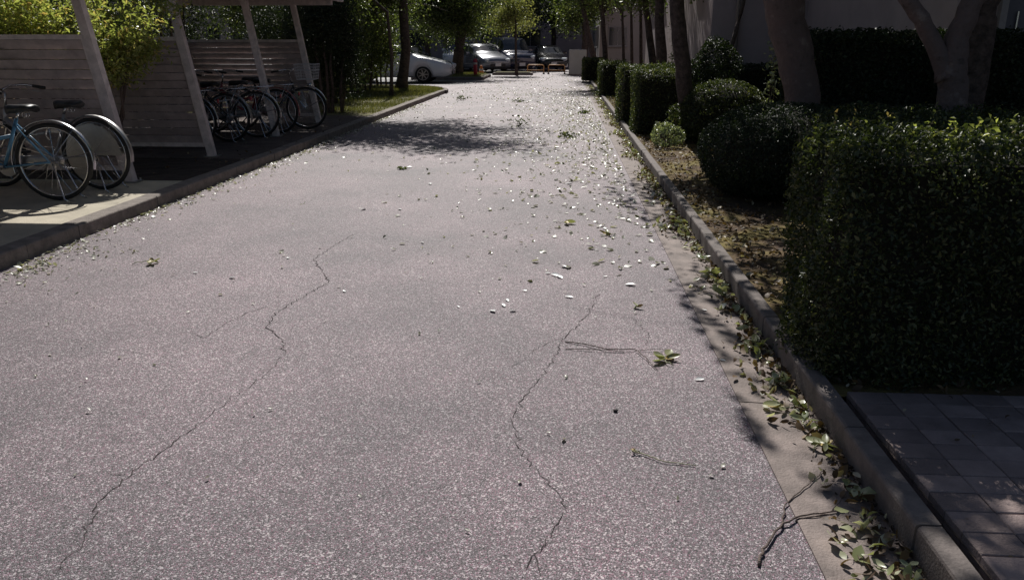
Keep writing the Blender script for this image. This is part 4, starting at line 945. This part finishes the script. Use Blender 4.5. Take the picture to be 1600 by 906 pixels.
# single white leaves on the road
wl = None
def leaf3d(L_, w_, curl=.2, k=6):
    b = MB(); vs = []
    for i in range(k + 1):
        t = i / k; ww = w_ / 2 * math.sin(math.pi * min(1, t * .93 + .035)) ** .8; z = L_ * curl * (t - .5) ** 2
        vs += [(L_ * (t - .5), -ww, z + ww * .45), (L_ * (t - .5), 0, z), (L_ * (t - .5), ww, z + ww * .45)]
    fs = []
    for i in range(k): a = 3 * i; fs += [(a, a + 1, a + 4, a + 3), (a + 1, a + 2, a + 5, a + 4)]
    return b.add(vs, fs)
proto_me = None
for i, (px, py, s) in enumerate([(985, 446, 1.3), (889, 465, 1.0), (868, 431, 1.3), (882, 418, 1.2), (856, 428, .8), (875, 434, 1.1), (770, 487, 1.0), (801, 487, .8), (793, 470, .7), (787, 478, .8), (1093, 594, .8), (363, 435, .9),
                                 (889, 288, 1.6), (672, 288, 1.4), (568, 328, 1.2), (766, 328, 1.2), (305, 427, .7), (450, 404, .7), (538, 456, .6), (820, 455, .6), (946, 433, .6), (1100, 486, .7), (716, 480, .4), (660, 380, .8), (240, 340, 1.3), (985, 312, 1.3), (1130, 565, .7), (945, 358, 1.0), (625, 328, 1), (640, 262, 1.4)]):
    if proto_me is None: o = leaf3d(.05, .028).build('fallen_leaf', M['white_leaf'], None, True); proto_me = o.data
    else: o = link('fallen_leaf', proto_me, None)
    p = gr(px, py); o.location = (p.x, p.y, .004); o.rotation_euler = (random.uniform(-.25, .25), random.uniform(-.2, .2), random.uniform(0, 6.28)); o.scale = (s, s, s)
    lab = {0: 'largest single white leaf, bright on the asphalt right of the white leaf cluster', 1: 'white leaf just below the white leaf cluster', 2: 'left leaf of the white leaf cluster in the road', 3: 'topmost and widest leaf of the white leaf cluster', 4: 'smallest white leaf at the left edge of the cluster', 5: 'lower right leaf of the white leaf cluster',
           6: 'left leaf of the four small white ones near the middle of the road', 7: 'right leaf of the four small white ones near the middle', 8: 'upper leaf of the four small white ones near the middle', 9: 'inner leaf of the four small white ones near the middle'}.get(i)
    tag(o, lab or 'small white looking fallen leaf lying by itself on the open asphalt', 'leaf', 'single white leaves on the road')

# sprigs: stem with leaves of their own
def sprig(px, L_, rz, label, nleaf=5, m='green_leaf', leafL=.07, stemcol='twigpale', z=.004, name='leafy_sprig', curl=.25):
    p = gr(*px, z) if len(px) == 2 else Vector(px)
    root = empty(name, p, label, 'sprig', 'sprigs blown down onto the road and gutter', rz)
    pt = [Vector((-L_ * .6 + L_ * .6 * i / 5, .035 * L_ * 5 * math.sin(i * .6), .006 + .006 * (i % 2))) for i in range(6)]
    s = MB(); s.tube(pt, [.003, .003, .0028, .0025, .002, .0015], 5); s.build('stem', M[stemcol], root, True)
    for i in range(nleaf):
        a = (i - (nleaf - 1) / 2) * .75 + random.gauss(0, .2); ll = leafL * random.uniform(.7, 1.2)
        q = leaf3d(ll, ll * random.uniform(.36, .5), curl); o = q.build('leaf', M[m if random.random() < .75 else 'yellow_leaf'], root, True)
        c = pt[5 - (i % 2)] ; o.location = c + Vector((math.cos(a), math.sin(a), .12)) * ll * .5; o.rotation_euler = (random.gauss(0, .5), -.12 + random.gauss(0, .15), a)
    return root
sprig((1042, 562), .13, R(105), 'forked sprig with pale green leaves in the road below the long thin twig', 6, leafL=.075)
sprig((995, 482), .05, R(60), 'tiny sprig with one yellow leaf above the long thin twig', 3, leafL=.045)
sprig((240, 412), .22, R(18), 'leafy sprig lying alone on the left side of the road', 7, leafL=.07)
sprig((885, 350), .14, R(0), 'leafy sprig on the asphalt above the white leaf cluster', 5, leafL=.07)
sprig((950, 367), .1, R(190), 'pale leafy sprig right of the one above the white leaf cluster', 5, leafL=.065)
sprig((1180, 540), .22, R(145), 'green sprig with a long pale stalk where the kerb shadow streaks cross the gutter', 4, leafL=.08, z=.006)
sprig((1218, 636), .12, R(180), 'slim green sprig reaching out of the gutter litter onto the concrete', 4, leafL=.075, z=.008)
sprig((1218, 600), .08, R(120), 'whitish leaf cluster in the gutter above the slim green sprig', 5, 'leafpale', .06, z=.01)
sprig((1258, 660), .08, R(80), 'pale leaf cluster in the gutter below the slim green sprig', 5, 'leafpale', .055, z=.012)
sprig((1290, 700), .1, R(30), 'tangled green leaf cluster at the thickest part of the gutter litter', 7, leafL=.06, z=.012)
sprig((1345, 775), .06, R(100), 'small leaf cluster in the gutter beside the fallen branch', 4, leafL=.045, z=.01)
sprig((1420, 890), .05, R(100), 'last small leaf cluster in the gutter at the bottom of the picture', 4, 'leafpale', .035, z=.01)
sprig((1110, 428), .12, R(100), 'bright green leaf cluster at the foot of the right kerb', 8, leafL=.08, z=.01)
sprig((1065, 350), .12, R(70), 'green sprig at the right kerb where the bed soil begins', 7, leafL=.08, z=.01)
sprig((1095, 405), .1, R(10), 'white tipped sprig just above the bright green leaf cluster', 5, 'leafpale', .06, z=.01)
for (px, lab, h) in [((810, 160), 'small green tuft fallen in the middle of the far road', .12), ((812, 200), 'upright leafy tuft beside the tree shadow on the road', .2), ((887, 216), 'low green tuft right of the tree shadow', .1), ((912, 178), 'low green tuft near the far right gutter', .1), ((628, 265), 'small green tuft in front of the tree shadow', .05), ((720, 157), 'green tuft at the bend of the left kerb', .16)]:
    p = gr(*px); root = empty('leafy_tuft', p, lab, 'tuft', 'leafy tufts fallen on the road'); k = 60
    P = rng.normal(size=(k, 3)) * [.05 + h * .25, .05, 0] + np.abs(rng.normal(size=(k, 1))) * [0, 0, h * .45] + [0, 0, .012]
    leaf_mesh('foliage', P, rng.normal(size=(k, 3)) * .7 + [0, 0, .7], .055, M['leaf'], root)
    root.scale = (.5, .5, .5) if h < .08 else (1, 1, 1)
    s = MB()
    for j in range(6): s.tube([(0, 0, .006), (random.gauss(0, .1), random.gauss(0, .08), h * random.uniform(.3, .8))], [.004, .002], 4)
    s.build('stem', M['twig'], root)

# twigs and the fallen branch
def twig(name, label, paths, m='twig', z=.006, lift=.0):
    P0 = gr(*paths[0][0][0]); root = empty(name, P0, label, 'branch' if name == 'fallen_branch' else 'twig')
    for i, (px, r0, r1) in enumerate(paths):
        P = [gr(*q) for q in px]; out = []
        for a in range(len(P) - 1):
            for k in range(5): q = P[a].lerp(P[a + 1], k / 5); out.append(q + Vector((random.gauss(0, 1), random.gauss(0, 1), 0)) * .0025)
        out.append(P[-1]); n_ = len(out)
        out = [Vector((q.x - P0.x, q.y - P0.y, r0 + .001 + lift * math.sin(k / n_ * 3.1))) for k, q in enumerate(out)]
        s = MB(); s.tube(out, [r0 + (r1 - r0) * k / (n_ - 1) for k in range(n_)], 7); s.build('main_stem' if i == 0 else 'side_shoot', M[m], root, True)
    return root
twig('fallen_branch', 'dark curved branch lying over the edge of the concrete gutter, bottom right', [([(1184, 884), (1196, 855), (1222, 822), (1258, 808), (1318, 800)], .0048, .0022), ([(1222, 824), (1226, 792), (1262, 760), (1290, 735)], .003, .0012), ([(1240, 815), (1290, 806), (1312, 812)], .0025, .001), ([(1300, 801), (1312, 785), (1322, 770)], .0016, .0008)], lift=.006)
twig('fallen_twig', 'long thin dark twig lying on the road above the forked sprig', [([(884, 535), (915, 540), (950, 549), (992, 549), (1012, 565), (1028, 580)], .003, .0016), ([(884, 546), (930, 549), (975, 551)], .0022, .0015), ([(992, 549), (1040, 548)], .0015, .0008)], lift=.008)
twig('fallen_twig', 'pale dry stalk lying on the asphalt left of the gutter', [([(990, 706), (1010, 714), (1040, 724), (1088, 729)], .0026, .0014), ([(1060, 727), (1078, 720)], .001, .0008)], 'twigpale', lift=.004)
sprig((992, 706), .03, R(150), 'tiny pale leaves at the end of the dry stalk', 3, 'leafpale', .02)
# small dark pebble
b = MB(); p = gr(962, 643)
vs = []; 
for i in range(5):
    for k in range(8):
        a = 2 * PI * k / 8; rr_ = .0095 * math.sin(PI * (i + .3) / 4.6) * random.uniform(.8, 1.15); vs.append((math.cos(a) * rr_ * 1.2, math.sin(a) * rr_, .001 + .010 * (1 - math.cos(PI * i / 4)) / 2))
b.add(vs, [(i * 8 + k, i * 8 + (k + 1) % 8, (i + 1) * 8 + (k + 1) % 8, (i + 1) * 8 + k) for i in range(4) for k in range(8)] + [tuple(range(32, 40))])
o = b.build('pebble', M['crack'], None, True); o.location = p; tag(o, 'small black pebble on the asphalt below the forked sprig', 'pebble')
